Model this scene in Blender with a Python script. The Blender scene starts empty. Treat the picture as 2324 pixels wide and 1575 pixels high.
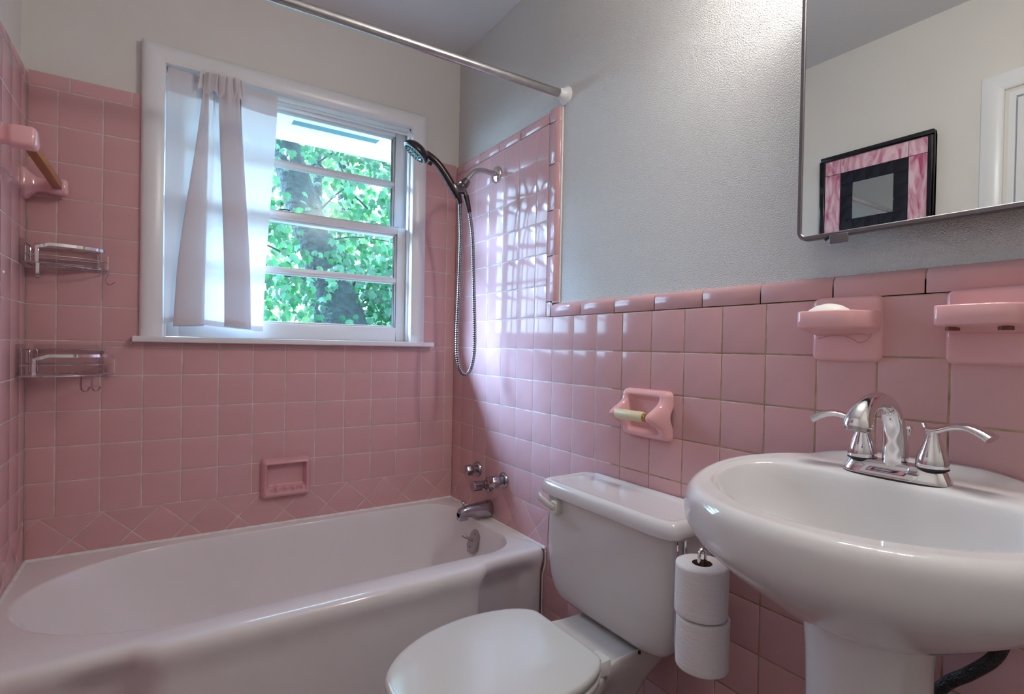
import bpy, bmesh, math, random
from mathutils import Vector, Matrix
random.seed(7)
sc = bpy.context.scene
COL = sc.collection
# ------------------------------------------------------------------ camera, world, sun, exposure
cam_d = bpy.data.cameras.new('camera'); cam = bpy.data.objects.new('camera', cam_d); COL.objects.link(cam)
F, CX, CY, W, H = 1216.569, 1188.729, 801.573, 2324.0, 1575.0
cam_d.sensor_fit = 'HORIZONTAL'; cam_d.sensor_width = 36.0; cam_d.lens = 36.0*F/W
cam_d.shift_x = (W/2-CX)/W; cam_d.shift_y = (CY-H/2)/W
cam_d.clip_start = 0.01; cam_d.clip_end = 200
yaw, pitch, roll = 0.5923, -0.0106, 0.0185
fw = Vector((math.sin(yaw)*math.cos(pitch), math.cos(yaw)*math.cos(pitch), math.sin(pitch)))
r0 = Vector((math.cos(yaw), -math.sin(yaw), 0)); u0 = r0.cross(fw)
rt = r0*math.cos(roll)+u0*math.sin(roll); up = u0*math.cos(roll)-r0*math.sin(roll)
M = Matrix((rt, up, -fw)).transposed().to_4x4(); M.translation = Vector((-1.1077, -2.2236, 1.09))
cam.matrix_world = M
sc.camera = cam
sc.view_settings.view_transform = 'Standard'; sc.view_settings.look = 'None'
sc.view_settings.gamma = 1.0; sc.view_settings.use_curve_mapping = False
sc.view_settings.exposure = 0.06
sc.cycles.use_denoising = True
sc.cycles.max_bounces = 10; sc.cycles.diffuse_bounces = 5; sc.cycles.glossy_bounces = 5
sc.cycles.transparent_max_bounces = 16; sc.cycles.transmission_bounces = 6
sc.cycles.caustics_reflective = False; sc.cycles.caustics_refractive = False
sc.cycles.sample_clamp_indirect = 6.0
wd = bpy.data.worlds.new('sky'); sc.world = wd; wd.use_nodes = True
bg = wd.node_tree.nodes['Background']
SKY = (0.50, 0.74, 1.0); SKY_S = 15.0
bg.inputs[0].default_value = (*SKY, 1); bg.inputs[1].default_value = SKY_S
sun_d = bpy.data.lights.new('sun', 'SUN'); sun_d.energy = 36.0; sun_d.angle = 0.65; sun_d.color = (0.36, 0.63, 1.0)
sun = bpy.data.objects.new('sun', sun_d); COL.objects.link(sun); sun.location = (0, 6, 8)
sun.rotation_euler = Vector((0.74, -0.50, -0.454)).to_track_quat('-Z', 'Y').to_euler()
BULB_W = 96.0
FILL_W = 6.0

# ------------------------------------------------------------------ materials
MATS = {}
def mat(name, col, rough=0.5, metal=0.0, spec=0.5, bump=None, var=0.0, mott=None, coat=0.0, sheen=0.0):
    """principled material; bump=(scale, strength, distance); mott=(scale, amount) colour mottling; var = per object value change"""
    m = bpy.data.materials.new(name); m.use_nodes = True; nt = m.node_tree; N = nt.nodes; L = nt.links
    b = N['Principled BSDF']
    b.inputs['Base Color'].default_value = (*col, 1); b.inputs['Roughness'].default_value = rough
    b.inputs['Metallic'].default_value = metal; b.inputs['Specular IOR Level'].default_value = spec
    b.inputs['Coat Weight'].default_value = coat; b.inputs['Coat Roughness'].default_value = 0.04
    src = None
    if var or mott:
        hsv = N.new('ShaderNodeHueSaturation'); hsv.inputs['Color'].default_value = (*col, 1)
        val = None
        if var:
            oi = N.new('ShaderNodeObjectInfo'); mr = N.new('ShaderNodeMapRange')
            mr.inputs[3].default_value = 1-var; mr.inputs[4].default_value = 1+var
            L.new(oi.outputs['Random'], mr.inputs[0]); val = mr.outputs[0]
        if mott:
            tc = N.new('ShaderNodeTexCoord'); nz = N.new('ShaderNodeTexNoise'); nz.inputs['Scale'].default_value = mott[0]
            nz.inputs['Detail'].default_value = 4
            L.new(tc.outputs['Object'], nz.inputs['Vector'])
            m2 = N.new('ShaderNodeMapRange'); m2.inputs[1].default_value = 0.3; m2.inputs[2].default_value = 0.7
            m2.inputs[3].default_value = 1-mott[1]; m2.inputs[4].default_value = 1+mott[1]
            L.new(nz.outputs['Fac'], m2.inputs[0])
            if val is not None:
                mu = N.new('ShaderNodeMath'); mu.operation = 'MULTIPLY'; L.new(val, mu.inputs[0]); L.new(m2.outputs[0], mu.inputs[1]); val = mu.outputs[0]
            else: val = m2.outputs[0]
        L.new(val, hsv.inputs['Value']); L.new(hsv.outputs[0], b.inputs['Base Color'])
    if bump:
        tc = N.new('ShaderNodeNewGeometry'); nz = N.new('ShaderNodeTexNoise'); nz.inputs['Scale'].default_value = bump[0]
        nz.inputs['Detail'].default_value = 3
        L.new(tc.outputs['Position'], nz.inputs['Vector'])
        bp = N.new('ShaderNodeBump'); bp.inputs['Strength'].default_value = bump[1]; bp.inputs['Distance'].default_value = bump[2]
        L.new(nz.outputs['Fac'], bp.inputs['Height']); L.new(bp.outputs[0], b.inputs['Normal'])
    MATS[name] = m
    return m
PINK = (0.63, 0.362, 0.37)
m_tile = mat('pink_glazed_tile', PINK, 0.12, spec=0.22, var=0.02, bump=(14, 0.12, 0.002), mott=(9, 0.03))
m_dish = mat('pink_glazed_dish', (0.66, 0.35, 0.37), 0.1)
m_fix = mat('pink_glazed_ceramic', (0.78, 0.43, 0.44), 0.08, bump=(30, 0.1, 0.002))
m_grout = mat('pale_grout', (0.62, 0.53, 0.49), 0.9, mott=(20, 0.2))
m_grout2 = mat('tan_grout', (0.38, 0.27, 0.17), 0.9, mott=(25, 0.3))
m_caulk = mat('white_caulk', (0.82, 0.79, 0.76), 0.5, mott=(30, 0.1))
m_wall = mat('textured_wall_paint', (0.72, 0.70, 0.68), 0.42, bump=(330, 0.9, 0.006), mott=(2, 0.02))
m_wallb = mat('smooth_wall_paint', (0.72, 0.68, 0.64), 0.5, bump=(60, 0.12, 0.003), mott=(2, 0.02))
m_ceil = mat('ceiling_paint', (0.66, 0.65, 0.67), 0.7, bump=(120, 0.2, 0.003))
m_trim = mat('white_gloss_paint', (0.80, 0.79, 0.80), 0.28, bump=(90, 0.12, 0.002))
m_enamel = mat('tub_enamel', (0.82, 0.78, 0.78), 0.11, mott=(3, 0.02))
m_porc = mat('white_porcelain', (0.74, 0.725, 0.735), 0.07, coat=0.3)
m_tank = mat('shaded_toilet_porcelain', (0.62, 0.585, 0.58), 0.10, coat=0.2)  # darker than the lid porcelain: shade on tank and bowl put into the colour
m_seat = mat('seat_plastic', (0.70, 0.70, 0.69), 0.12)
m_lever = mat('off_white_plastic', (0.62, 0.60, 0.54), 0.3)
m_chrome = mat('chrome', (0.80, 0.79, 0.81), 0.05, 1.0)
m_oldchrome = mat('worn_chrome', (0.44, 0.41, 0.44), 0.16, 1.0, bump=(180, 0.15, 0.001))
m_steel = mat('brushed_steel', (0.48, 0.46, 0.45), 0.24, 1.0, mott=(40, 0.12))
m_gun = mat('gunmetal_finish', (0.075, 0.058, 0.06), 0.24, 1.0)
m_gunlt = mat('brushed_gunmetal', (0.17, 0.15, 0.15), 0.26, 1.0)
m_hose = mat('hose_metal', (0.24, 0.235, 0.26), 0.27, 1.0)
m_nozzle = mat('nozzle_face', (0.25, 0.36, 0.40), 0.3, 0.6)
m_frame = mat('mirror_frame_metal', (0.19, 0.175, 0.185), 0.33, 0.9)
m_dull = mat('dull_chrome', (0.42, 0.40, 0.42), 0.3, 1.0, bump=(120, 0.2, 0.001))
m_mirror = mat('mirror_silver', (0.86, 0.90, 0.89), 0.0, 1.0)
m_black = mat('black_lacquer', (0.008, 0.008, 0.012), 0.12)
m_blackglass = mat('black_glass', (0.012, 0.013, 0.022), 0.06, mott=(15, 0.5))
m_braid = mat('black_braided_hose', (0.02, 0.02, 0.022), 0.45)
m_paper = mat('tissue_paper', (0.82, 0.79, 0.80), 0.95)
m_card = mat('cardboard_core', (0.20, 0.11, 0.08), 0.9)
m_cream = mat('cream_plastic', (0.74, 0.66, 0.44), 0.35)
m_brass = mat('brass_spring', (0.60, 0.36, 0.08), 0.35, 0.7)
m_soap = mat('white_soap', (0.86, 0.85, 0.80), 0.4)
m_rubber = mat('black_rubber', (0.015, 0.015, 0.015), 0.6)
m_floor = mat('floor_tile', (0.36, 0.27, 0.30), 0.3, mott=(20, 0.1))
m_redbtn = mat('dark_red_dot_and_notch_shade', (0.16, 0.03, 0.02), 0.4)
m_soffit = mat('soffit_paint', (0.80, 0.84, 0.84), 0.5)
m_vent = mat('vent_screen', (0.10, 0.20, 0.22), 0.8)
m_ground = mat('garden_lawn', (0.040, 0.052, 0.040), 0.9)
m_wire = mat('caddy_chrome', (0.55, 0.50, 0.52), 0.15, 1.0)

def nodes_mat(name):
    m = bpy.data.materials.new(name); m.use_nodes = True; nt = m.node_tree; nt.nodes.clear()
    return m, nt.nodes, nt.links, nt.nodes.new('ShaderNodeOutputMaterial')
# towel-bar wood
def wood():
    m = mat('varnished_wood', (0.34, 0.13, 0.04), 0.3); N = m.node_tree.nodes; L = m.node_tree.links
    tc = N.new('ShaderNodeTexCoord'); mp = N.new('ShaderNodeMapping'); mp.inputs['Scale'].default_value = (60, 6, 60)
    nz = N.new('ShaderNodeTexNoise'); nz.inputs['Scale'].default_value = 1.5; nz.inputs['Detail'].default_value = 5
    cr = N.new('ShaderNodeValToRGB'); cr.color_ramp.elements[0].color = (0.16, 0.040, 0.008, 1); cr.color_ramp.elements[1].color = (0.52, 0.19, 0.04, 1)
    L.new(tc.outputs['Object'], mp.inputs[0]); L.new(mp.outputs[0], nz.inputs['Vector']); L.new(nz.outputs['Fac'], cr.inputs[0])
    L.new(cr.outputs[0], N['Principled BSDF'].inputs['Base Color']); return m
m_wood = wood()
def stained():
    m = mat('pink_swirl_glass', (0.7, 0.3, 0.4), 0.08); N = m.node_tree.nodes; L = m.node_tree.links
    tc = N.new('ShaderNodeTexCoord'); oi = N.new('ShaderNodeObjectInfo'); ad = N.new('ShaderNodeVectorMath')
    sc_ = N.new('ShaderNodeVectorMath'); sc_.operation = 'SCALE'; sc_.inputs['Scale'].default_value = 9
    cmb = N.new('ShaderNodeCombineXYZ'); L.new(oi.outputs['Random'], cmb.inputs[0]); L.new(oi.outputs['Random'], cmb.inputs[1]); L.new(cmb.outputs[0], sc_.inputs[0])
    mp = N.new('ShaderNodeMapping'); mp.inputs['Scale'].default_value = (30, 30, 9); mp.inputs['Rotation'].default_value = (0.5, 0, 0)
    L.new(tc.outputs['Object'], mp.inputs[0]); L.new(mp.outputs[0], ad.inputs[0]); L.new(sc_.outputs[0], ad.inputs[1])
    nz = N.new('ShaderNodeTexNoise'); nz.inputs['Scale'].default_value = 1.0; nz.inputs['Detail'].default_value = 5; nz.inputs['Distortion'].default_value = 1.2
    cr = N.new('ShaderNodeValToRGB'); cr.color_ramp.elements[0].position = 0.3; cr.color_ramp.elements[1].position = 0.62
    cr.color_ramp.elements[0].color = (0.45, 0.08, 0.18, 1); cr.color_ramp.elements[1].color = (0.80, 0.55, 0.62, 1)
    L.new(ad.outputs[0], nz.inputs['Vector']); L.new(nz.outputs['Fac'], cr.inputs[0]); L.new(cr.outputs[0], N['Principled BSDF'].inputs['Base Color']); return m
m_pinkglass = stained()
def paper_bump():
    N = m_paper.node_tree.nodes; L = m_paper.node_tree.links
    tc = N.new('ShaderNodeTexCoord'); mp = N.new('ShaderNodeMapping'); mp.inputs['Scale'].default_value = (22, 22, 110); mp.inputs['Rotation'].default_value = (0.25, 0.2, 0)
    nz = N.new('ShaderNodeTexNoise'); nz.inputs['Scale'].default_value = 1.6; nz.inputs['Detail'].default_value = 4; nz.inputs['Distortion'].default_value = 1.3
    bp = N.new('ShaderNodeBump'); bp.inputs['Strength'].default_value = 0.55; bp.inputs['Distance'].default_value = 0.004
    L.new(tc.outputs['Object'], mp.inputs[0]); L.new(mp.outputs[0], nz.inputs['Vector']); L.new(nz.outputs['Fac'], bp.inputs['Height']); L.new(bp.outputs[0], N['Principled BSDF'].inputs['Normal'])
paper_bump()
def braid_bump():
    N = m_braid.node_tree.nodes; L = m_braid.node_tree.links
    tc = N.new('ShaderNodeTexCoord'); wv = N.new('ShaderNodeTexVoronoi'); wv.inputs['Scale'].default_value = 260
    bp = N.new('ShaderNodeBump'); bp.inputs['Strength'].default_value = 0.9; bp.inputs['Distance'].default_value = 0.002
    L.new(tc.outputs['Object'], wv.inputs['Vector']); L.new(wv.outputs['Distance'], bp.inputs['Height']); L.new(bp.outputs[0], N['Principled BSDF'].inputs['Normal'])
braid_bump()
def thin_fresnel(N, L, ior):
    fr = N.new('ShaderNodeFresnel'); g = N.new('ShaderNodeNewGeometry'); mr = N.new('ShaderNodeMapRange')
    mr.inputs[3].default_value = ior; mr.inputs[4].default_value = 1/ior
    L.new(g.outputs['Backfacing'], mr.inputs[0]); L.new(mr.outputs[0], fr.inputs[0]); return fr
def pane_glass():
    m, N, L, out = nodes_mat('window_glass')
    t = N.new('ShaderNodeBsdfTransparent'); t.inputs[0].default_value = (0.93, 0.97, 0.97, 1)
    g = N.new('ShaderNodeBsdfGlossy'); g.inputs['Roughness'].default_value = 0.2
    fr = thin_fresnel(N, L, 1.3)
    mx = N.new('ShaderNodeMixShader'); L.new(fr.outputs[0], mx.inputs[0]); L.new(t.outputs[0], mx.inputs[1]); L.new(g.outputs[0], mx.inputs[2]); L.new(mx.outputs[0], out.inputs[0])
    return m
m_glass = pane_glass()
def clear_plastic():
    m, N, L, out = nodes_mat('clear_plastic')
    t = N.new('ShaderNodeBsdfTransparent'); t.inputs[0].default_value = (0.97, 0.95, 0.95, 1)
    g = N.new('ShaderNodeBsdfGlossy'); g.inputs['Roughness'].default_value = 0.08
    fr = thin_fresnel(N, L, 1.4)
    mx = N.new('ShaderNodeMixShader'); L.new(fr.outputs[0], mx.inputs[0]); L.new(t.outputs[0], mx.inputs[1]); L.new(g.outputs[0], mx.inputs[2]); L.new(mx.outputs[0], out.inputs[0])
    return m
m_clear = clear_plastic()
def curtain_mat():
    m, N, L, out = nodes_mat('sheer_white_fabric')
    d = N.new('ShaderNodeBsdfDiffuse'); d.inputs[0].default_value = (0.84, 0.78, 0.80, 1)
    t = N.new('ShaderNodeBsdfTranslucent'); t.inputs[0].default_value = (0.82, 0.83, 0.86, 1)
    tr = N.new('ShaderNodeBsdfTransparent')
    m1 = N.new('ShaderNodeMixShader'); m1.inputs[0].default_value = 0.31
    m2 = N.new('ShaderNodeMixShader'); m2.inputs[0].default_value = 0.008
    L.new(d.outputs[0], m1.inputs[1]); L.new(t.outputs[0], m1.inputs[2]); L.new(m1.outputs[0], m2.inputs[1]); L.new(tr.outputs[0], m2.inputs[2]); L.new(m2.outputs[0], out.inputs[0])
    return m
m_curt = curtain_mat()
def leaf_mat(name, a, b, tl):
    m, N, L, out = nodes_mat(name)
    gi = N.new('ShaderNodeNewGeometry'); oi = N.new('ShaderNodeObjectInfo'); ad = N.new('ShaderNodeMath'); ad.operation = 'ADD'
    fr = N.new('ShaderNodeMath'); fr.operation = 'FRACT'
    L.new(gi.outputs['Random Per Island'], ad.inputs[0]); L.new(oi.outputs['Random'], ad.inputs[1]); L.new(ad.outputs[0], fr.inputs[0])
    cr = N.new('ShaderNodeValToRGB'); cr.color_ramp.elements[0].color = (*a, 1); cr.color_ramp.elements[1].color = (*b, 1); L.new(fr.outputs[0], cr.inputs[0])
    d = N.new('ShaderNodeBsdfPrincipled'); d.inputs['Roughness'].default_value = 0.35; L.new(cr.outputs[0], d.inputs['Base Color'])
    t = N.new('ShaderNodeBsdfTranslucent'); t.inputs[0].default_value = (*tl, 1)
    m1 = N.new('ShaderNodeMixShader'); m1.inputs[0].default_value = 0.4
    L.new(d.outputs[0], m1.inputs[1]); L.new(t.outputs[0], m1.inputs[2]); L.new(m1.outputs[0], out.inputs[0]); return m
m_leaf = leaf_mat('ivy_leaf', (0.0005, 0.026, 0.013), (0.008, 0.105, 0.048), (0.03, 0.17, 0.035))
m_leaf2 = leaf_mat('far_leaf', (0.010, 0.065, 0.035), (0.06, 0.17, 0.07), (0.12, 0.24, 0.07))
m_bark = mat('grey_bark', (0.016, 0.026, 0.026), 0.9, bump=(25, 1.0, 0.03), mott=(18, 0.4))
def emit(name, col, s):
    m, N, L, out = nodes_mat(name); e = N.new('ShaderNodeEmission'); e.inputs[0].default_value = (*col, 1); e.inputs[1].default_value = s; L.new(e.outputs[0], out.inputs[0]); return m

# ------------------------------------------------------------------ mesh helpers
def V(*a): return Vector(a)
class MB:
    def __init__(s): s.v = []; s.f = []
    def add(s, vs, fs):
        o = len(s.v); s.v += [Vector(p) for p in vs]; s.f += [[i+o for i in f] for f in fs]; return s
    def box(s, x0, x1, y0, y1, z0, z1):
        return s.add([(x, y, z) for x in (x0, x1) for y in (y0, y1) for z in (z0, z1)],
            [(0,1,3,2),(4,6,7,5),(0,4,5,1),(2,3,7,6),(0,2,6,4),(1,5,7,3)])
    def rings(s, rs, closed=True, cap0=False, cap1=False):
        n = len(rs[0]); vs = [p for r in rs for p in r]; fs = []
        for i in range(len(rs)-1):
            for j in range(n if closed else n-1):
                k = (j+1) % n; fs.append((i*n+j, i*n+k, (i+1)*n+k, (i+1)*n+j))
        if cap0: fs.append(tuple(range(n))[::-1])
        if cap1: fs.append(tuple((len(rs)-1)*n+j for j in range(n)))
        return s.add(vs, fs)
    def tube(s, path, rad, seg=10, caps=True, closed=False, flat=1.0, updir=None):
        P = [Vector(p) for p in path]; n = len(P)
        R = rad if isinstance(rad, (list, tuple)) else [rad]*n
        T = []
        for i in range(n):
            if closed: a, b = P[(i-1) % n], P[(i+1) % n]
            else: a, b = P[max(i-1, 0)], P[min(i+1, n-1)]
            t = (b-a); T.append(t.normalized() if t.length > 1e-9 else V(0, 0, 1))
        ref = Vector(updir) if updir else (V(0, 0, 1) if abs(T[0].z) < 0.9 else V(1, 0, 0))
        nrm = (ref-T[0]*ref.dot(T[0])).normalized(); rs = []
        for i in range(n):
            nrm = nrm-T[i]*nrm.dot(T[i])
            nrm = nrm.normalized() if nrm.length > 1e-6 else T[i].orthogonal().normalized()
            b = T[i].cross(nrm)
            rs.append([P[i]+nrm*(R[i]*flat*math.cos(2*math.pi*k/seg))+b*(R[i]*math.sin(2*math.pi*k/seg)) for k in range(seg)])
        if closed: rs.append(rs[0]); return s.rings(rs)
        return s.rings(rs, True, caps, caps)
    def lathe(s, prof, org, axis=(0, 0, 1), seg=24, cap0=True, cap1=True):
        a = Vector(axis).normalized(); u = a.orthogonal().normalized(); w = a.cross(u); o = Vector(org)
        rs = [[o+a*h+(u*math.cos(2*math.pi*k/seg)+w*math.sin(2*math.pi*k/seg))*r for k in range(seg)] for r, h in prof]
        return s.rings(rs, True, cap0, cap1)
def smooth_path(pts, n=8):
    P = [Vector(p) for p in pts]; out = []
    for i in range(len(P)-1):
        p0, p1, p2, p3 = P[max(i-1, 0)], P[i], P[i+1], P[min(i+2, len(P)-1)]
        for k in range(n):
            t = k/n
            out.append(0.5*((2*p1)+(p2-p0)*t+(2*p0-5*p1+4*p2-p3)*t*t+(3*p1-p0-3*p2+p3)*t*t*t))
    out.append(P[-1]); return out
def mesh_of(name, mb, off=V(0, 0, 0)):
    me = bpy.data.meshes.new(name); bm = bmesh.new()
    vs = [bm.verts.new(p-off) for p in mb.v]
    for f in mb.f:
        try: bm.faces.new([vs[i] for i in f])
        except ValueError: pass
    bmesh.ops.remove_doubles(bm, verts=bm.verts, dist=1e-6)
    bmesh.ops.recalc_face_normals(bm, faces=bm.faces)
    bm.to_mesh(me); bm.free(); return me
def wloc(o):
    l = Vector((0, 0, 0))
    while o: l = l+o.location; o = o.parent
    return l
def obj(name, mb, m, parent=None, loc=None, smooth=True, ang=0.7, bevel=0, seg=3, sub=0, kind=None, label=None):
    """links mb (world coordinates) as one mesh object; origin at loc, or at the parent's origin"""
    base = Vector(loc) if loc is not None else (wloc(parent) if parent else V(0, 0, 0))
    me = mesh_of(name, mb, base); me.materials.append(m)
    o = bpy.data.objects.new(name, me); COL.objects.link(o)
    if parent: o.parent = parent; o.location = base-wloc(parent)
    else: o.location = base
    if smooth:
        me.polygons.foreach_set('use_smooth', [True]*len(me.polygons)); me.set_sharp_from_angle(angle=ang)
    if bevel:
        b = o.modifiers.new('bevel', 'BEVEL'); b.width = bevel; b.segments = seg; b.limit_method = 'ANGLE'; b.angle_limit = 0.6
        b.harden_normals = False
        me.polygons.foreach_set('use_smooth', [True]*len(me.polygons)); me.set_sharp_from_angle(angle=3.2)
    if sub:
        b = o.modifiers.new('subd', 'SUBSURF'); b.levels = sub; b.render_levels = sub
    if kind: o['kind'] = kind
    if label: o['label'] = label
    return o
def tag(o, label, cat, group=None):
    o['label'] = label; o['category'] = cat
    if group: o['group'] = group
    return o
def thing(name, label, cat, loc, group=None):
    o = bpy.data.objects.new(name, None); o.empty_display_size = 0.05; COL.objects.link(o); o.location = loc
    return tag(o, label, cat, group)
def struct(name, loc=(0, 0, 0)):
    o = bpy.data.objects.new(name, None); o.empty_display_size = 0.05; COL.objects.link(o); o.location = loc; o['kind'] = 'structure'; return o
def box(x0, x1, y0, y1, z0, z1): return MB().box(x0, x1, y0, y1, z0, z1)
def sstep(a, b, x):
    t = min(1, max(0, (x-a)/(b-a))); return t*t*(3-2*t)
def lerp(a, b, t): return a+(b-a)*t

# ------------------------------------------------------------------ room shell
P = 0.112; Z0 = 1.085; A0 = 0.0442; B0 = 0.0809
XL = -1.4594; PL = 0.018           # tile plane of the left wall; painted plaster stands 18 mm behind the tile faces
ZC = 2.42; YF = -2.75; ZCAP = 1.916; ZW = 1.246; YT = -0.765
HX0, HX1, HZ0, HZ1 = -1.112, -0.214, 1.09, 2.035     # window opening
def wall_with_hole(y0, y1):
    mb = MB(); x0, x1 = XL-PL-0.12, PL+0.12
    mb.box(x0, HX0-0.02, y0, y1, 0, ZC); mb.box(HX1+0.02, x1, y0, y1, 0, ZC)
    mb.box(HX0-0.02, HX1+0.02, y0, y1, 0, HZ0-0.02); mb.box(HX0-0.02, HX1+0.02, y0, y1, HZ1+0.02, ZC)
    return mb
wall_back = obj('wall_back', wall_with_hole(PL, PL+0.14), m_wallb, smooth=False, kind='structure')
wall_right = obj('wall_right', box(PL, PL+0.12, YF, PL, 0, ZC), m_wall, smooth=False, kind='structure')
wl = MB(); DY0, DY1, DZ = -2.36, -1.588, 2.03
wl.box(XL-PL-0.12, XL-PL, DY1, PL, 0, ZC); wl.box(XL-PL-0.12, XL-PL, YF, DY0, 0, ZC); wl.box(XL-PL-0.12, XL-PL, DY0, DY1, DZ, ZC)
wall_left = obj('wall_left', wl, m_wallb, smooth=False, kind='structure')
wall_front = obj('wall_front', box(XL-PL-0.12, PL+0.12, YF-0.12, YF, 0, ZC), m_wallb, smooth=False, kind='structure')
floor = obj('floor', box(XL-PL-0.12, PL+0.12, YF-0.12, PL+0.14, -0.1, 0), m_floor, smooth=False, kind='structure')
ceiling = obj('ceiling', box(XL-PL-0.12, PL+0.12, YF-0.12, PL+0.14, ZC, ZC+0.1), m_ceil, smooth=False, kind='structure')

# ---- tiles
G = 0.0013
tile_cache = {}
def clip_poly(poly, u0, u1, v0, v1):
    def cut(pts, f):
        out = []
        for i in range(len(pts)):
            a, b = pts[i], pts[(i+1) % len(pts)]; fa, fb = f(a), f(b)
            if fa >= 0: out.append(a)
            if (fa >= 0) != (fb >= 0):
                t = fa/(fa-fb); out.append((a[0]+(b[0]-a[0])*t, a[1]+(b[1]-a[1])*t))
        return out
    for f in (lambda p: p[0]-u0, lambda p: u1-p[0], lambda p: p[1]-v0, lambda p: v1-p[1]):
        poly = cut(poly, f)
        if len(poly) < 3: return []
    return poly
def inset(poly, d):
    n = len(poly); A = sum(poly[i][0]*poly[(i+1) % n][1]-poly[(i+1) % n][0]*poly[i][1] for i in range(n))
    if A < 0: poly = poly[::-1]
    out = []
    for i in range(n):
        p0, p1, p2 = Vector(poly[i-1]), Vector(poly[i]), Vector(poly[(i+1) % n])
        e1 = (p1-p0).normalized(); e2 = (p2-p1).normalized()
        n1 = Vector((-e1.y, e1.x)); n2 = Vector((-e2.y, e2.x)); b = n1+n2
        k = d/max(0.25, (1+n1.dot(n2))/2*1.0) / 1.0
        out.append(tuple(p1+b*(k/2)))
    return out
FACE = {'back': lambda u, v, d: V(u, -d, v), 'right': lambda u, v, d: V(-d, u, v), 'left': lambda u, v, d: V(XL+d, u, v)}
WALL = {'back': wall_back, 'right': wall_right, 'left': wall_left}
ntile = {'back': 0, 'right': 0, 'left': 0}
def dedupe(poly):
    out = []
    for p in poly:
        if not out or math.hypot(p[0]-out[-1][0], p[1]-out[-1][1]) > 1e-4: out.append(p)
    if len(out) > 1 and math.hypot(out[0][0]-out[-1][0], out[0][1]-out[-1][1]) < 1e-4: out.pop()
    return out
def tile(wall, poly, name='tile', proud=0.0, jit=True):
    poly = dedupe(poly)
    if len(poly) < 3: return
    n = len(poly); A = abs(sum(poly[i][0]*poly[(i+1) % n][1]-poly[(i+1) % n][0]*poly[i][1] for i in range(n)))/2
    if A < 1.2e-4: return
    q = inset(poly, G); cu = sum(p[0] for p in q)/n; cv = sum(p[1] for p in q)/n
    loc = [(round(p[0]-cu, 4), round(p[1]-cv, 4)) for p in q]; key = (wall, name, tuple(loc))
    org = FACE[wall](cu, cv, proud)
    if key not in tile_cache:
        f = FACE[wall]; o0 = f(0, 0, 0); mb = MB()
        rings = []
        for ins, d in ((0, -0.012), (0, -0.0016), (0.0007, -0.0004), (0.0022, 0.0)):
            rr = inset(loc, ins) if ins else inset(loc, 1e-9)
            rings.append([f(p[0], p[1], d)-o0 for p in rr])
        mb.rings(rings, True, False, True)
        me = mesh_of(name, mb); me.materials.append(m_tile)
        me.polygons.foreach_set('use_smooth', [True]*len(me.polygons)); me.set_sharp_from_angle(angle=1.2)
        tile_cache[key] = me
    o = bpy.data.objects.new(name, tile_cache[key]); COL.objects.link(o); o.parent = WALL[wall]; o.location = org
    if jit:
        a = 0.0014; o.rotation_euler = (random.uniform(-a, a) if wall == 'back' else 0, random.uniform(-a, a) if wall != 'back' else 0, random.uniform(-a, a))
    ntile[wall] += 1
    return o
def rect(u0, u1, v0, v1): return [(u0, v0), (u1, v0), (u1, v1), (u0, v1)]
def bull(wall, u0, u1, v0, v1, edge, r=0.017):
    """bullnose tile whose given edge ('top','front') rolls back to the plaster"""
    u0 += G; u1 -= G; v0 += G; v1 -= G; f = FACE[wall]; sec = [(0.0, -0.012), (0.0, -0.0012), (0.0012, 0.0)]
    L_ = (v1-v0) if edge in ('top', 'both') else (u1-u0)
    for k in range(7):
        t = math.pi/2*k/6; sec.append((L_-r+r*math.sin(t), -r+r*math.cos(t)))
    mb = MB(); R_ = []
    span = (u0, u1) if edge == 'top' else (v0, v1)
    for s in (span[0], span[0]+0.0012, span[1]-0.0012, span[1]):
        e = 0.0007 if s in span else 0
        ring = []
        for a, d in sec:
            if edge == 'top': ring.append(f(s, v0+a, d-e))
            else: ring.append(f(u1-a, s, d-e))          # rolls towards smaller u (towards the room)
        R_.append(ring)
    mb.rings(R_, False)
    for rr in (R_[0], R_[-1]): mb.add(rr, [tuple(range(len(rr)))])
    o = obj('bullnose_tile', mb, m_tile, WALL[wall], loc=f((u0+u1)/2, (v0+v1)/2, 0), ang=0.9); ntile[wall] += 1
    return o
def grout_bed(wall, u0, u1, v0, v1, m=m_grout, d=-0.0009):
    f = FACE[wall]; a = f(u0, v0, d); b = f(u1, v1, -PL-0.001)
    return obj('grout_bed', box(min(a.x, b.x), max(a.x, b.x), min(a.y, b.y), max(a.y, b.y), a.z, b.z), m, WALL[wall], smooth=False)
def bull_grout(wall, u0, u1, v0, v1, edge, m=m_grout, r=0.017):
    """grout that follows the bullnose profile just below the tile faces"""
    f = FACE[wall]; L_ = (v1-v0) if edge == 'top' else (u1-u0); sec = [(0.0, -0.0165), (0.0, -0.0009)]
    for k in range(7):
        t = math.pi/2*k/6; sec.append((L_-r-0.0009+r*math.sin(t), -0.0009-r+r*math.cos(t)))
    rs = [[f(q, v0+a, d) if edge == 'top' else f(u1-a, q, d) for a, d in sec] for q in ((u0, u1) if edge == 'top' else (v0, v1))]
    mb = MB().rings(rs)
    for rr in rs: mb.add(rr, [tuple(range(len(rr)))])
    return obj('grout_bed', mb, m, WALL[wall], ang=0.9)
ZR = 0.397                              # tub rim level at the walls
zk = lambda k: Z0-k*P
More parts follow.
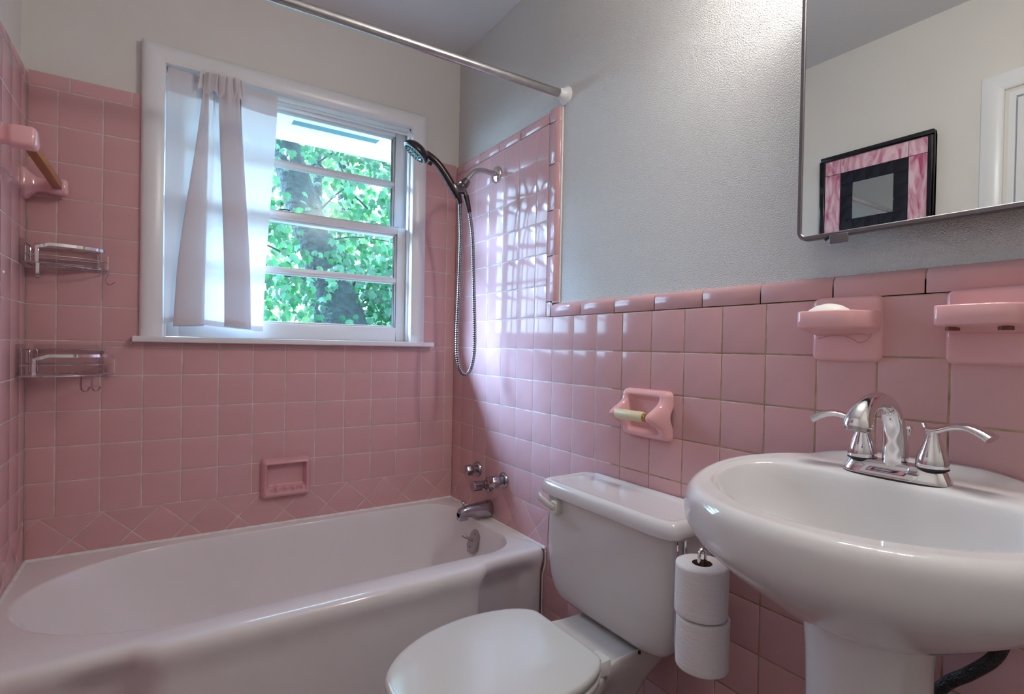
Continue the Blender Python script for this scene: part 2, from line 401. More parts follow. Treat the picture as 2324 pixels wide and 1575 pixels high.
# back wall
xs = [0.0]+[-(A0+j*P) for j in range(13)]+[XL]
hole = (-1.140, -0.183, 1.060, 2.065)
def back_pieces(u0, u1, v0, v1):
    h0, h1, g0, g1 = hole
    if u1 <= h0 or u0 >= h1 or v1 <= g0+0.007 or v0 >= g1: return [rect(u0, u1, v0, v1)]
    out = []
    if v0 < 1.0669: return [rect(u0, u1, v0, v1)]
    if u0 < h0: out.append(rect(u0, h0, v0, v1))
    if u1 > h1: out.append(rect(h1, u1, v0, v1))
    if g1 < v1 and not out: out.append(rect(u0, u1, g1, v1))
    return out
for i in range(len(xs)-1):
    u1, u0 = xs[i], xs[i+1]
    for k in range(-7, 5):
        v1, v0 = zk(k), zk(k+1)
        if k == 0 and u1 > -1.2 and u0 < -0.11:
            w0, w1 = max(u0, -1.197), min(u1, -0.116)
            tile('back', rect(u0, u1, v0, 1.067)); tile('back', rect(w0, w1, 1.067, v1))
            if w0-u0 > 0.02: tile('back', rect(u0, w0, 1.067, v1))
            if u1-w1 > 0.02: tile('back', rect(w1, u1, 1.067, v1))
            continue
        for p in back_pieces(u0, u1, v0, v1): tile('back', p)
cx_ = [0.0, -0.089]+[-0.089-0.1588*i for i in range(1, 9)]+[XL]
cx_ = [c for c in cx_ if c > XL+0.01]+[XL]
for i in range(len(cx_)-1):
    u1, u0 = cx_[i], cx_[i+1]
    for p in ([rect(u0, u1, zk(-7), ZCAP)] if (u1 < HX0-0.04 or u0 > HX1+0.04) else
              [r for r in ([rect(u0, min(u1, -1.14), zk(-7), ZCAP)] if u0 < -1.14 else [])+([rect(max(u0, -0.183), u1, zk(-7), ZCAP)] if u1 > -0.183 else [])]):
        tile('back', p)
D = P/math.sqrt(2)
def diamonds(wall, t0, n, u0, u1):
    top = zk(5); c = top-D
    for i in range(n):
        tu = t0-2*D*i
        for poly in ([(tu, top), (tu+D, c), (tu, c-D), (tu-D, c)], [(tu-2*D, top), (tu, top), (tu-D, c)], [(tu-D, c), (tu, c-D), (tu-2*D, c-D)]):
            tile(wall, clip_poly(poly, u0, u1, ZR-0.02, top+1e-6))
diamonds('back', 0.0, 11, XL, 0.0)
grout_bed('back', XL, HX0-0.004, 0.3, ZCAP-0.004); grout_bed('back', HX1+0.004, 0, 0.3, ZCAP-0.004); grout_bed('back', HX0-0.004, HX1+0.004, 0.3, HZ0-0.004)
# right wall, alcove part
ys = [0.0]+[-(B0+m*P) for m in range(20)]
YS = -0.712                             # where the standing bullnose starts
for i in range(6):
    u1, u0 = ys[i], ys[i+1]
    for k in range(-7, -1): tile('right', rect(u0, u1, zk(k+1), zk(k)))
for k in range(-7, -1): tile('right', rect(YS, ys[6], zk(k+1), zk(k)))
cy_ = [0.0, -0.055, -0.214, -0.373, -0.532, YS]
for i in range(5): bull('right', cy_[i+1], cy_[i], zk(-7), ZCAP, 'top')
zt = [ZCAP, 1.868, 1.724, 1.565, 1.408, ZW+0.004]
for i in range(5): bull('right', YT, YS, zt[i+1], zt[i], 'front')
bull_grout('right', YT+.0013, YS, ZW, ZCAP-.003, 'front'); bull_grout('right', YS, 0, zk(-7), ZCAP-.0013, 'top')
tile('right', rect(YS, ys[6], zk(-1), zk(-1)+0.0)) if False else None
# rows from the wainscot level down: k=-2..-1 row (below zk(-2)) ends in the cap
for i in range(6):
    tile('right', rect(ys[i+1], ys[i], zk(-1), zk(-2))) if False else None
YE = -2.36                              # wainscot tiled to here; the camera stands before it
wy = [-0.739-0.1565*i for i in range(12)]
tile('right', rect(wy[0], YS, zk(-1), ZW+0.004))
for i in range(11): bull('right', wy[i+1], wy[i], zk(-1), ZW, 'top')
bull_grout('right', -1.05, YS, zk(-1), ZW-.0013, 'top'); bull_grout('right', wy[11], -1.05, zk(-1), ZW-.0013, 'top', m_grout2)
dish = [(-1.649, -1.761, -1, 0), (-1.873, -1.985, -1, 0)]
for i in range(19):
    u1, u0 = ys[i], ys[i+1]
    for k in range(-1, 9):
        v1, v0 = zk(k), zk(k+1)
        if k >= 5:
            if u0 > -0.74 or (i == 6 and k == 5): continue
            if i == 6: u1 = -0.70
        if u0 < YE: continue
        if k in (-1,) and any(abs(u1-a) < 0.02 for a, b, c, d in dish): continue
        tile('right', rect(u0, u1, max(v0, 0.0), v1))
    if u0 >= YE and u0 < -0.8: tile('right', rect(u0, u1, 0.0, zk(9)))
diamonds('right', 0.040, 6, ys[7], 0.0)
grout_bed('right', YT+0.022, 0, ZW-0.022, ZCAP-0.022); grout_bed('right', -1.05, 0, 0, ZW-0.022); grout_bed('right', wy[11], -1.05, 0, ZW-0.022, m_grout2)
obj('caulk_line', box(0.0125, PL, YT-0.0045, YT+0.003, ZW, ZCAP+0.002), m_caulk, wall_right, bevel=0.0015)
obj('caulk_line', box(0.0155, PL, wy[11], YT, ZW-0.004, ZW+0.001), m_wall, wall_right, smooth=False)
# left wall, alcove part
for i in range(7):
    u1, u0 = ys[i], ys[i+1]
    if i == 6: u0 = -0.752
    for k in range(-7, 5): tile('left', rect(u0, u1, zk(k+1), zk(k)))
for i in range(5): bull('left', cy_[i+1] if i < 4 else -0.765, cy_[i], zk(-7), ZCAP, 'top')
diamonds('left', -0.02, 6, -0.752, 0.0)
grout_bed('left', -0.765, 0, 0.0, ZCAP-0.022)
stf = MB()
for i in range(7, 14):
    for k in range(0, 10): stf.box(XL-0.012, XL, max(ys[i+1], -1.5)+G, ys[i]-G, max(0, zk(k+1)+G), zk(k)-G) if ys[i] > -1.45 else None
o = obj('wainscot_tiles', stf, m_tile, wall_left, smooth=False); o['kind'] = 'stuff'
grout_bed('left', -1.5, -0.77, 0, Z0, m_grout2)
print('TILES', ntile, len(tile_cache))
# ------------------------------------------------------------------ window (structure)
win = struct('window_1', (-0.66, 0.02, HZ0))
def casing(pts_in, pts_out, closed=False):
    mb = MB()
    return mb
YC = -0.021                                      # face of the casing
def casing_piece(a_in, b_in, a_out, b_out):
    """moulded casing board between mitred ends: section across from inner to outer edge"""
    sec = [(0.0, 0.013), (0.0, -0.004), (0.06, -0.012), (0.14, -0.0135), (0.3, YC+0.003), (0.62, YC), (0.86, YC+0.002), (0.96, YC+0.007), (1.0, YC+0.013), (1.0, 0.017)]
    rs = []
    for pi, po in ((a_in, a_out), (b_in, b_out)):
        rs.append([V(lerp(pi[0], po[0], t), y, lerp(pi[1], po[1], t)) for t, y in sec])
    mb = MB().rings(rs, False)
    for r in rs: mb.add(r, [tuple(range(len(r)))])
    return mb
ci = dict(l=-1.107, r=-0.219, t=2.033, b=1.105); co = dict(l=-1.176, r=-0.152, t=2.099, b=1.105)
obj('casing', casing_piece((ci['l'], ci['b']), (ci['l'], ci['t']), (co['l'], co['b']), (co['l'], co['t'])), m_trim, win)
obj('casing', casing_piece((ci['r'], ci['b']), (ci['r'], ci['t']), (co['r'], co['b']), (co['r'], co['t'])), m_trim, win)
obj('casing', casing_piece((ci['l'], ci['t']), (ci['r'], ci['t']), (co['l'], co['t']), (co['r'], co['t'])), m_trim, win)
obj('stool', box(-1.194, -0.117, -0.046, 0.075, 1.085, 1.105), m_trim, win, bevel=0.004)
YO = PL+0.145
jb = MB(); jb.box(HX0-0.02, HX0, -0.002, YO, HZ0, HZ1+0.02); obj('jamb', jb, m_trim, win, smooth=False)
jb = MB(); jb.box(HX1, HX1+0.02, -0.002, YO, HZ0, HZ1+0.02); obj('jamb', jb, m_trim, win, smooth=False)
obj('head_jamb', box(HX0, HX1, -0.002, YO, HZ1, HZ1+0.02), m_trim, win, smooth=False)
obj('exterior_sill', box(HX0-0.02, HX1+0.02, 0.075, YO+0.03, HZ0-0.02, HZ0+0.012), m_trim, win, smooth=False)
st = MB()
for x0, x1 in ((HX0, HX0+0.012), (HX1-0.012, HX1)): obj('stop', box(x0, x1, 0.012, 0.034, 1.105, HZ1), m_trim, win, bevel=0.002)
obj('stop', box(HX0, HX1, 0.012, 0.034, HZ1-0.012, HZ1), m_trim, win, bevel=0.002)
def sash(name, y0, y1, z0, z1, bot, top, mun):
    """frame with bevelled glazing edge, one muntin and two panes"""
    x0, x1 = HX0+0.004, HX1-0.004; s = 0.046
    fr = MB(); fr.box(x0, x0+s, y0, y1, z0, z1); fr.box(x1-s, x1, y0, y1, z0, z1)
    fr.box(x0+s, x1-s, y0, y1, z0, z0+bot); fr.box(x0+s, x1-s, y0, y1, z1-top, z1)
    ym = (y0+y1)/2
    # stepped glazing bead
    e = 0.008
    for a0, a1, b0, b1 in ((x0+s, x0+s+e, z0+bot, z1-top), (x1-s-e, x1-s, z0+bot, z1-top), (x0+s+e, x1-s-e, z0+bot, z0+bot+e), (x0+s+e, x1-s-e, z1-top-e, z1-top)):
        fr.box(a0, a1, y0+0.009, y1-0.006, b0, b1)
    f = obj(name, fr, m_trim, win, bevel=0.0025, seg=2)
    mm = MB(); mm.box(x0+s, x1-s, y0+0.003, y1-0.006, mun-0.008, mun+0.008); mm.box(x0+s, x1-s, y0+0.011, y1-0.008, mun-0.015, mun+0.015)
    obj('muntin', mm, m_trim, f, bevel=0.002, seg=2)
    for a, b in ((z0+bot, mun), (mun, z1-top)): obj('pane', box(x0+s, x1-s, ym-0.0015, ym+0.0015, a, b), m_glass, f, smooth=False)
    return f
sash('lower_sash', 0.036, 0.070, 1.106, 1.603, 0.060, 0.030, 1.372)
sash('upper_sash', 0.074, 0.108, 1.568, 2.033, 0.030, 0.024, 1.800)
lk = MB(); lk.lathe([(0.011, 0), (0.011, 0.005), (0.006, 0.008)], (-0.735, 0.053, 1.603), seg=14); lk.tube([(-0.735, 0.05, 1.610), (-0.715, 0.046, 1.612), (-0.70, 0.046, 1.610)], 0.003, 8)
obj('sash_lock', lk, m_frame, win)

# ---- curtain and its tension rod
t = thing('tension_rod', 'thin white tension rod across the top of the window opening', 'curtain rod', (-0.66, 0.0, 2.0))
obj('rod_tube', MB().tube([(-1.105, 0.003, 2.003), (-0.62, 0.003, 2.003)], 0.0062, 10), m_trim, t)
obj('rod_tube', MB().tube([(-0.62, 0.003, 2.003), (-0.225, 0.003, 2.003)], 0.0048, 10), m_trim, t)
obj('end_cap', MB().lathe([(0.0085, 0), (0.0085, 0.012), (0.0055, 0.016)], (-0.2195, 0.003, 2.003), (-1, 0, 0), 12), m_trim, t)
obj('end_cap', MB().lathe([(0.0085, 0), (0.0085, 0.012), (0.0055, 0.016)], (-1.1065, 0.003, 2.003), (1, 0, 0), 12), m_trim, t)
def curtain():
    # cross-section control points (x, depth towards the room) at top and bottom, left to right along the cloth
    topc = [(-1.104, 0.0), (-1.07, .002), (-1.035, .0), (-1.012, .003), (-0.990, .008), (-0.982, .010), (-0.990, .018), (-0.999, .022), (-0.997, .028), (-0.986, .028), (-0.980, .016), (-0.972, .008),
            (-0.962, .016), (-0.958, .006), (-0.945, .004), (-0.915, .004), (-0.890, .008), (-0.884, .014), (-0.905, .016), (-0.948, .018), (-0.952, .027), (-0.930, .031), (-0.905, .031), (-0.888, .024), (-0.878, .008), (-0.80, .003), (-0.757, .003)]
    botc = [(-1.104, 0.0), (-1.09, .002), (-1.07, .0), (-1.04, .000), (-1.000, .004), (-0.990, .010), (-1.03, .014), (-1.073, .018), (-1.078, .026), (-1.05, .031), (-1.015, .031), (-0.997, .026),
            (-0.990, .012), (-0.965, .003), (-0.92, .002), (-0.875, .003), (-0.848, .006), (-0.840, .012), (-0.87, .016), (-0.918, .019), (-0.924, .027), (-0.89, .033), (-0.862, .031), (-0.845, .020), (-0.836, .008), (-0.815, .004), (-0.798, .003)]
    n = 5; A = smooth_path([(x, y, 0) for x, y in topc], n); B = smooth_path([(x, y, 0) for x, y in botc], n)
    nv = 44; mb = MB(); rows = []
    for i in range(nv+1):
        s = i/nv; w = sstep(0, 1, min(1, s*1.15))*0.55+0.45*s; row = []
        for j in range(len(A)):
            p = A[j].lerp(B[j], w); q = j/(len(A)-1)
            ripple = 0.011*math.sin(q*110)*max(0, 1-s*6)*(1 if 0.14 < q < 0.9 else 0.3)
            y = -0.004-p.y-0.004*math.sin(s*3)-ripple
            z0 = 2.027-0.006*abs(math.sin(q*17))
            z1 = 1.150-0.012*q+0.006*math.sin(q*18)
            y += 0.014*max(0, 0.05-s)/0.05*0
            row.append(V(p.x, y, lerp(z0, z1, s)))
        rows.append(row)
    mb.rings(rows, False)
    return mb, rows
cmb, crow = curtain()
cur = obj('window_curtain', cmb, m_curt, loc=(-0.95, 0, 1.6), ang=3.0)
tag(cur, 'sheer white half curtain with two long folds gathered over the left of the window', 'curtain')
def band(rows, i0, i1, dy):
    mb = MB(); mb.rings([[p+V(0, dy, 0) for p in rows[i]] for i in range(i0, i1+1)], False); return mb
obj('rod_pocket', band(crow, 0, 4, 0.0012), m_curt, cur, ang=3.0)
rg = []
for i in range(13):
    s_ = i/12; row = []
    for j in range(91):
        q = j/90; ph = q*2*math.pi*6.5; k = (1-s_)**0.7*(0.55+0.45*math.sin(q*math.pi))
        x = lerp(-1.012, -0.872, q)+lerp(0.0, -0.012*(0.5-q), s_)+0.006*math.sin(ph*0.9+1)*k
        top = 2.032-0.004*math.sin(ph*1.0+0.7)-0.002*math.sin(ph*2.3)
        row.append(V(x, -0.040-0.009*math.sin(ph)*k-0.003*math.sin(ph*1.7+2)*k+0.006*s_, lerp(top, 1.962+0.010*math.sin(ph*0.6), s_)))
    rg.append(row)
obj('gathered_heading', MB().rings(rg, False), m_curt, cur, ang=3.0)
obj('hem', band(crow, 43, 44, 0.0012), m_curt, cur, ang=3.0)

# ------------------------------------------------------------------ outside: eave, trees, ground
ev = thing('roof_eave', 'white boarded eave overhanging outside the top of the window', 'eave', (-0.6, 0.4, 2.1))
sf = MB(); sf.box(-2.6, 1.4, PL+0.14, 0.402, 2.105, 2.125); sf.box(-2.6, 1.4, 0.463, 0.65, 2.105, 2.125); sf.box(-2.6, -0.625, 0.402, 0.463, 2.105, 2.125); sf.box(-0.225, 1.4, 0.402, 0.463, 2.105, 2.125)
obj('soffit_panel', sf, m_soffit, ev, smooth=False)
obj('fascia_board', box(-2.6, 1.4, 0.65, 0.672, 2.098, 2.24), m_soffit, ev, smooth=False)
vt = MB(); vt.box(-0.6245, -0.2255, 0.4025, 0.4625, 2.107, 2.112); obj('vent_screen', vt, m_vent, ev, smooth=False)
obj('roof_deck', box(-2.6, 1.4, PL+0.14, 0.672, 2.24, 2.3), m_bark, ev, smooth=False)
gr = obj('garden_ground', box(-14, 14, PL+0.14, 26, -0.45, -0.40), m_ground, loc=(0, 4, -0.4), smooth=False, kind='structure')
def leaf_mesh():
    pts = [(0, 0), (.20, -.06), (.34, .08), (.50, .22), (.36, .34), (.44, .62), (.22, .56), (.10, .78), (0, 1.0)]
    full = pts+[(-x, y) for x, y in pts[-2:0:-1]]
    mb = MB(); vs = [V(x, y-0.2, -0.30*abs(x)-0.12*(y-.4)**2) for x, y in full]+[V(0, .2, 0.03)]
    c = len(full); mb.add(vs, [(i, (i+1) % c, c) for i in range(c)]); return mb
LEAF = leaf_mesh(); leaf_me = mesh_of('leaf', LEAF); leaf_me.materials.append(m_leaf)
def trunk_mb(path, rad):
    pth = smooth_path(path, 6); n = len(pth); R = [rad[0]+(rad[1]-rad[0])*i/(n-1) for i in range(n)]
    return MB().tube(pth, R, 14)
tr = thing('ivy_tree', 'leaning grey tree trunk overgrown with lobed green ivy leaves outside the window', 'tree', (0.45, 2.6, -0.4))
obj('trunk', trunk_mb([(0.55, 2.7, -0.4), (0.33, 2.55, 0.7), (0.20, 2.5, 1.27), (0.02, 2.5, 1.75), (-0.15, 2.5, 2.2), (-0.31, 2.5, 2.7), (-0.55, 2.6, 3.6), (-0.7, 2.7, 4.6)], (0.22, 0.075)), m_bark, tr)
def leaf_frame():
    n = V(random.gauss(-0.15, .45), -1+random.gauss(0, .35), random.gauss(0.35, .45)).normalized()
    upv = V(random.gauss(0, .45), 0, -1); y = (upv-n*upv.dot(n)).normalized(); x = y.cross(n)
    return Matrix((x, y, n)).transposed()
CW = V(-1.1077, -2.2236, 1.09)
cl = []                                 # clusters of ivy hanging from branches
for i in range(60):
    px = random.uniform(-0.55, 1.15); pz = random.uniform(0.9, 3.0)
    cl.append((px, pz, random.uniform(2.0, 2.9), random.uniform(0.10, 0.30)))
def leaf_pos():
    if random.random() < 0.74:
        c = random.choice(cl); return V(random.gauss(c[0], c[3]), random.gauss(c[2], 0.18), random.gauss(c[1], c[3]*0.8))
    return V(random.uniform(-0.6, 1.6), random.uniform(2.0, 3.2), random.uniform(0.5, 3.6))
def keep(p):
    q = V(p.x, 0, p.z)
    s = (0.0-CW.y)/(p.y-CW.y); x = CW.x+(p.x-CW.x)*s; z = CW.z+(p.z-CW.z)*s
    inview = -0.82 < x < -0.24 and 1.14 < z < 2.06
    # bright gap low on the left, and the bare parts of the trunk
    if inview and x < -0.62 and z < 1.26 and random.random() < 0.8: return None
    tx = lerp(-0.31, 0.20, (2.7-p.z)/1.43)
    if inview and abs(p.x-tx) < 0.22 and (z > 1.66 or z < 1.36) and random.random() < 0.72: return None
    if inview and z > 1.60 and x > -0.62 and random.random() < 0.45: return None
    return inview
singles = 0; st = MB(); tries = 0
while tries < 4200:
    tries += 1; p = leaf_pos(); k = keep(p)
    if k is None: continue
    s = random.uniform(0.05, 0.09); Fm = leaf_frame()
    if k and singles < 300:
        o = bpy.data.objects.new('leaf', leaf_me); COL.objects.link(o); o.parent = tr; o.location = p-tr.location
        o.rotation_euler = Fm.to_euler(); o.scale = (s, s, s); singles += 1
    else: st.add([p+Fm @ (v*s) for v in LEAF.v], LEAF.f)
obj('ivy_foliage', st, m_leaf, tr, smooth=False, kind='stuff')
br = MB()
for i in range(16):
    a = V(random.uniform(-.2, .4), 2.55, random.uniform(1.2, 2.6)); b = a+V(random.uniform(-.9, .9), random.uniform(-.3, .4), random.uniform(-.3, .6))
    br.tube(smooth_path([a, a.lerp(b, .5)+V(0, 0, .08), b], 4), [0.008*(1-j/9.0)+0.002 for j in range(9)], 6)
obj('ivy_stems', br, m_bark, tr, kind='stuff')
t2 = thing('slender_tree', 'slender upright tree trunk with pale leaves behind the ivy tree', 'tree', (0.35, 4.2, -0.4))
obj('trunk', trunk_mb([(0.35, 4.2, -0.4), (0.36, 4.2, 1.5), (0.34, 4.2, 2.6), (0.30, 4.2, 4.4)], (0.07, 0.045)), m_bark, t2)
st = MB()
for i in range(1900):
    p = V(random.uniform(-0.35, 2.6), random.gauss(5.0, 0.5), random.uniform(0.4, 5.0)); s = random.uniform(0.07, 0.13); Fm = leaf_frame()
    st.add([p+Fm @ (v*s) for v in LEAF.v], LEAF.f)
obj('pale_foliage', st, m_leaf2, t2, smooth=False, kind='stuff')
t3 = thing('far_tree', 'sunlit yellow green tree crown far behind the ivy', 'tree', (2.0, 9.5, -0.4))
obj('trunk', trunk_mb([(2.0, 9.5, -0.4), (2.1, 9.5, 3), (2.0, 9.6, 7)], (0.2, 0.1)), m_bark, t3)
st = MB()
for i in range(2400):
    p = V(random.uniform(0.2, 4.6), random.gauss(9.0, 0.9), random.uniform(0.0, 7.0)); s = random.uniform(0.10, 0.22); Fm = leaf_frame()
    st.add([p+Fm @ (v*s) for v in LEAF.v], LEAF.f)
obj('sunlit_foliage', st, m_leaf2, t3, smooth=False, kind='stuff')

# ------------------------------------------------------------------ bathtub
def resample(pts, n, closed=True):
    P_ = [Vector(p) for p in pts]; 
    if closed: P_ = P_+[P_[0]]
    L_ = [0]
    for a, b in zip(P_, P_[1:]): L_.append(L_[-1]+(b-a).length)
    out = []; j = 0
    for i in range(n):
        s = L_[-1]*i/(n if closed else n-1)
        while j < len(L_)-2 and L_[j+1] < s: j += 1
        d = L_[j+1]-L_[j]; out.append(P_[j].lerp(P_[j+1], (s-L_[j])/d if d > 1e-12 else 0))
    return out
def rrect(x0, x1, y0, y1, rr, m=10):
    """corner order: (x1,y1),(x0,y1),(x0,y0),(x1,y0); m+1 points per corner, each corner (rx, ry)"""
    out = []
    for (cx, cy, sx, sy), (rx, ry), a0 in zip(((x1, y1, -1, -1), (x0, y1, 1, -1), (x0, y0, 1, 1), (x1, y0, -1, 1)), rr, (0, 90, 180, 270)):
        ox, oy = cx+sx*rx, cy+sy*ry
        for k in range(m+1):
            a = math.radians(a0+90*k/m); out.append(V(ox+rx*math.cos(a), oy+ry*math.sin(a), 0))
    return out
tub = thing('bathtub', 'white enamelled bathtub built in under the window', 'bathtub', (-0.73, -0.37, 0))
def seg_edge(a, b, n): return [a.lerp(b, k/n) for k in range(n)]
def outline(corners_fn, nseg=14, m=10):
    c = corners_fn; out = []
    blocks = [c[i*(m+1):(i+1)*(m+1)] for i in range(4)]
    for i in range(4):
        out += blocks[i]; a, b = blocks[i][-1], blocks[(i+1) % 4][0]
        out += [a.lerp(b, k/nseg) for k in range(1, nseg)]
    return out
NS = 60
def bulge(x): return 0.028*sstep(-1.165, -1.115, x)*(1-sstep(-0.275, -0.225, x))
def groove(x): return sstep(-1.31, -1.25, x)*(1-sstep(-1.165, -1.115, x))+sstep(-0.275, -0.225, x)*(1-sstep(-0.085, -0.03, x))
def outer(front, corner=0.02, blend=1.0, deep=0.0):
    o = outline(rrect(XL+0.001, -0.001, -0.738+front, -0.001, [(0.003, 0.003), (0.003, 0.003), (corner, corner), (corner, corner)]), NS)
    return [V(p.x, p.y-(bulge(p.x)*blend-deep*groove(p.x) if p.y < -0.6 else 0), 0) for p in o]
def inner(t, z):
    """t=0 rim opening, t=1 tub floor"""
    x0 = lerp(-1.425, -1.06, t); x1 = lerp(-0.062, -0.17, t); y0 = lerp(-0.672, -0.60, t); y1 = lerp(-0.045, -0.14, t)
    rl = lerp(0.315, 0.20, t); rr_ = lerp(0.13, 0.12, t)
    o = outline(rrect(x0, x1, y0, y1, [(rr_, rr_), (lerp(.42, .25, t), min(rl, (y1-y0)/2)-0.003), (lerp(.42, .25, t), min(rl, (y1-y0)/2)-0.003), (rr_, rr_)]), NS)
    return [V(p.x, p.y, z) for p in o]
rs = []
def at(o, z): return [V(p.x, p.y, z) for p in o]
for z, fr, bl, dp in ((0.0, 0.016, 1.0, .034), (0.10, 0.016, 1.0, .034), (0.29, 0.016, 1.0, .034), (0.322, 0.012, 1.0, .028), (0.345, 0.004, 1.0, .014), (0.366, 0.0, 1.0, .003), (0.382, 0.002, 1.0, 0), (0.391, 0.008, 1.0, 0), (0.3953, 0.018, 0.95, 0), (0.396, 0.030, 0.7, 0)): rs.append(at(outer(fr, 0.02, bl, dp), z))
prof = [(-0.035, .3962), (-0.012, .3955), (0.0, .392), (0.018, .384), (0.05, .362), (0.12, .31), (0.25, .23), (0.42, .155), (0.62, .105), (0.82, .08), (1.0, .072)]
for tt, z in prof: rs.append(inner(tt, z))
rs.append([V(lerp(p.x, -0.6, .5), lerp(p.y, -0.37, .5), 0.066) for p in rs[-1]]); rs.append([V(lerp(p.x, -0.6, .96), lerp(p.y, -0.37, .96), 0.063) for p in rs[-2]])
obj('tub_shell', MB().rings(rs, True, False, True), m_enamel, tub, ang=1.0)
cq = MB(); cq.tube([(XL+.003, -0.003, .399), (-0.003, -0.003, .397)], 0.006, 8); cq.tube([(-0.003, -0.003, .397), (-0.003, -0.738, .397)], 0.006, 8); cq.tube([(XL+.003, -0.003, .399), (XL+.003, -0.738, .398)], 0.006, 8)
cq.tube([(-0.003, -0.740, .388), (-0.003, -0.738, .34), (-0.003, -0.724, .30), (-0.003, -0.722, 0.0)], 0.003, 8)
obj('caulk_bead', cq, m_caulk, tub)
# overflow plate on the drain end
opx, opy, opz = -0.075, -0.364, 0.319
an = V(-1, 0, 0.42).normalized(); au = V(0.42, 0, 1).normalized(); av = V(0, 1, 0)
def octa(hw, hh, c, off): return [V(opx, opy, opz)+an*off+av*(hw*x)+au*(hh*y) for x, y in ((-.45, 1), (.45, 1), (1, .55), (1, -.55), (.45, -1), (-.45, -1), (-1, -.55), (-1, .55))]
op = obj('overflow_plate', MB().rings([octa(.035, .048, 0, -.02), octa(.035, .048, 0, .006), octa(.031, .043, 0, .010)], True, True, True), m_dull, tub, ang=0.3)
c0 = V(opx, opy, opz)+an*0.010
obj('trip_lever', MB().tube([c0, c0+an*.022+au*.004, c0+an*.034+au*.005+av*.006, c0+an*.044+au*.008+av*.012], [.005, .005, .006, .0065], 8), m_oldchrome, op)
for s in (-1, 1): obj('screw', MB().lathe([(.004, 0), (.003, .003)], c0+au*(.026*s), an, 8), m_oldchrome, op)
# ------------------------------------------------------------------ tub spout and valves
sp = thing('tub_spout', 'chrome tub spout with pull-up diverter knob over the tub end', 'spout', (0, -0.352, 0.437))
def sect(x, z, hw, hh, n=16, sq=0.75): return [V(x, -0.352+hw*math.copysign(abs(math.cos(a))**sq, math.cos(a)), z+hh*math.copysign(abs(math.sin(a))**sq, math.sin(a))) for a in (2*math.pi*k/n for k in range(n))]
ms = MB().rings([sect(0.0, .437, .030, .032), sect(-.012, .437, .030, .032), sect(-.05, .438, .026, .028), sect(-.10, .438, .022, .023), sect(-.125, .437, .020, .020), sect(-.139, .434, .017, .016), sect(-.143, .431, .012, .011)], True, True, True)
ms.rings([[V(x, -0.352+dy, z) for x, dy in ((-.108, -.018), (-.143, -.015), (-.143, .015), (-.108, .018))] for z in (.436, .414, .408)], True, True, True)
obj('spout_body', ms, m_oldchrome, sp, ang=0.8)
obj('diverter_knob', MB().lathe([(.004, 0), (.004, .014), (.010, .016), (.011, .020), (.008, .024)], (-.122, -.352, .455), (0, 0, 1), 14), m_oldchrome, sp)
def valve(y, z, label, dot):
    t = thing('tub_valve', label, 'tap', (0, y, z), 'chrome tub taps')
    obj('escutcheon', MB().lathe([(.031, 0), (.031, .006), (.027, .011), (.016, .013)], (0, y, z), (-1, 0, 0), 24), m_oldchrome, t)
    obj('stem', MB().lathe([(.014, .010), (.014, .030)], (0, y, z), (-1, 0, 0), 16), m_oldchrome, t)
    rs = []
    for h, r, lob in ((.026, .017, .03), (.031, .023, .10), (.052, .0235, .12), (.058, .021, .10), (.061, .014, .02), (.0615, .010, 0.0)):
        rs.append([V(-h, y+r*(1-lob*(0.5-0.5*math.cos(6*a)))*math.cos(a), z+r*(1-lob*(0.5-0.5*math.cos(6*a)))*math.sin(a)) for a in (2*math.pi*k/36 for k in range(36))])
    obj('handle', MB().rings(rs, True, True, True), m_oldchrome, t, ang=0.6)
    if dot: obj('index_dot', MB().lathe([(.0075, 0), (.0070, .0015)], (-.0612, y, z), (-1, 0, 0), 14), m_redbtn, t)
    return t
valve(-0.248, 0.574, 'chrome six-sided tub tap nearest the back corner, plain faced', False)
valve(-0.456, 0.571, 'chrome six-sided tub tap with dark red dot, nearest the toilet tank', True)
t = thing('diverter_valve', 'slim round chrome valve between and below the two six-sided tub taps', 'tap', (0, -0.345, 0.531), 'chrome tub taps')
obj('escutcheon', MB().lathe([(.030, 0), (.030, .006), (.026, .010), (.020, .013), (.019, .030), (.015, .033)], (0, -0.345, .531), (-1, 0, 0), 24), m_oldchrome, t)
obj('handle', MB().lathe([(.014, .030), (.014, .040), (.020, .042), (.020, .075), (.018, .078)], (0, -0.345, .531), (-1, 0, 0), 20), m_oldchrome, t, ang=0.5)

# ------------------------------------------------------------------ shower
SY = -0.361
sh = thing('shower_mount', 'bent chrome shower arm with round wall flange and dark bracket', 'shower arm', (0, SY, 1.782))
obj('flange', MB().lathe([(.034, 0), (.034, .004), (.030, .009), (.018, .012), (.0125, .013)], (0, SY, 1.782), (-1, 0, 0), 28), m_chrome, sh)
obj('arm_pipe', MB().tube(smooth_path([(0, SY, 1.782), (-.05, SY, 1.786), (-.085, SY, 1.782), (-.112, SY, 1.764), (-.140, SY, 1.728)], 6), 0.0105, 14), m_steel, sh)
dv = V(-.6, 0, -.8).normalized(); c = V(-.134, SY, 1.735)
bk = MB(); bk.lathe([(.013, 0), (.0155, .002), (.0155, .012), (.0185, .014), (.0185, .028), (.015, .031), (.016, .05), (.012, .056)], c, dv, 18)
e = c+dv*.044
bk.tube([e+V(.012, 0, .005), e+V(-.004, -.004, -.008), e+V(-.024, -.008, -.012)], [.014, .017, .0165], 12)
bk.lathe([(.017, -.018), (.0185, -.014), (.0185, .014), (.017, .018)], e+V(-.030, -.008, -.010), V(.60, 0, -.80), 16)
bk.tube([e+V(.010, 0, -.004), e+V(.020, 0, -.024)], [.012, .0105], 12)
obj('bracket', bk, m_gunlt, sh, ang=0.8)
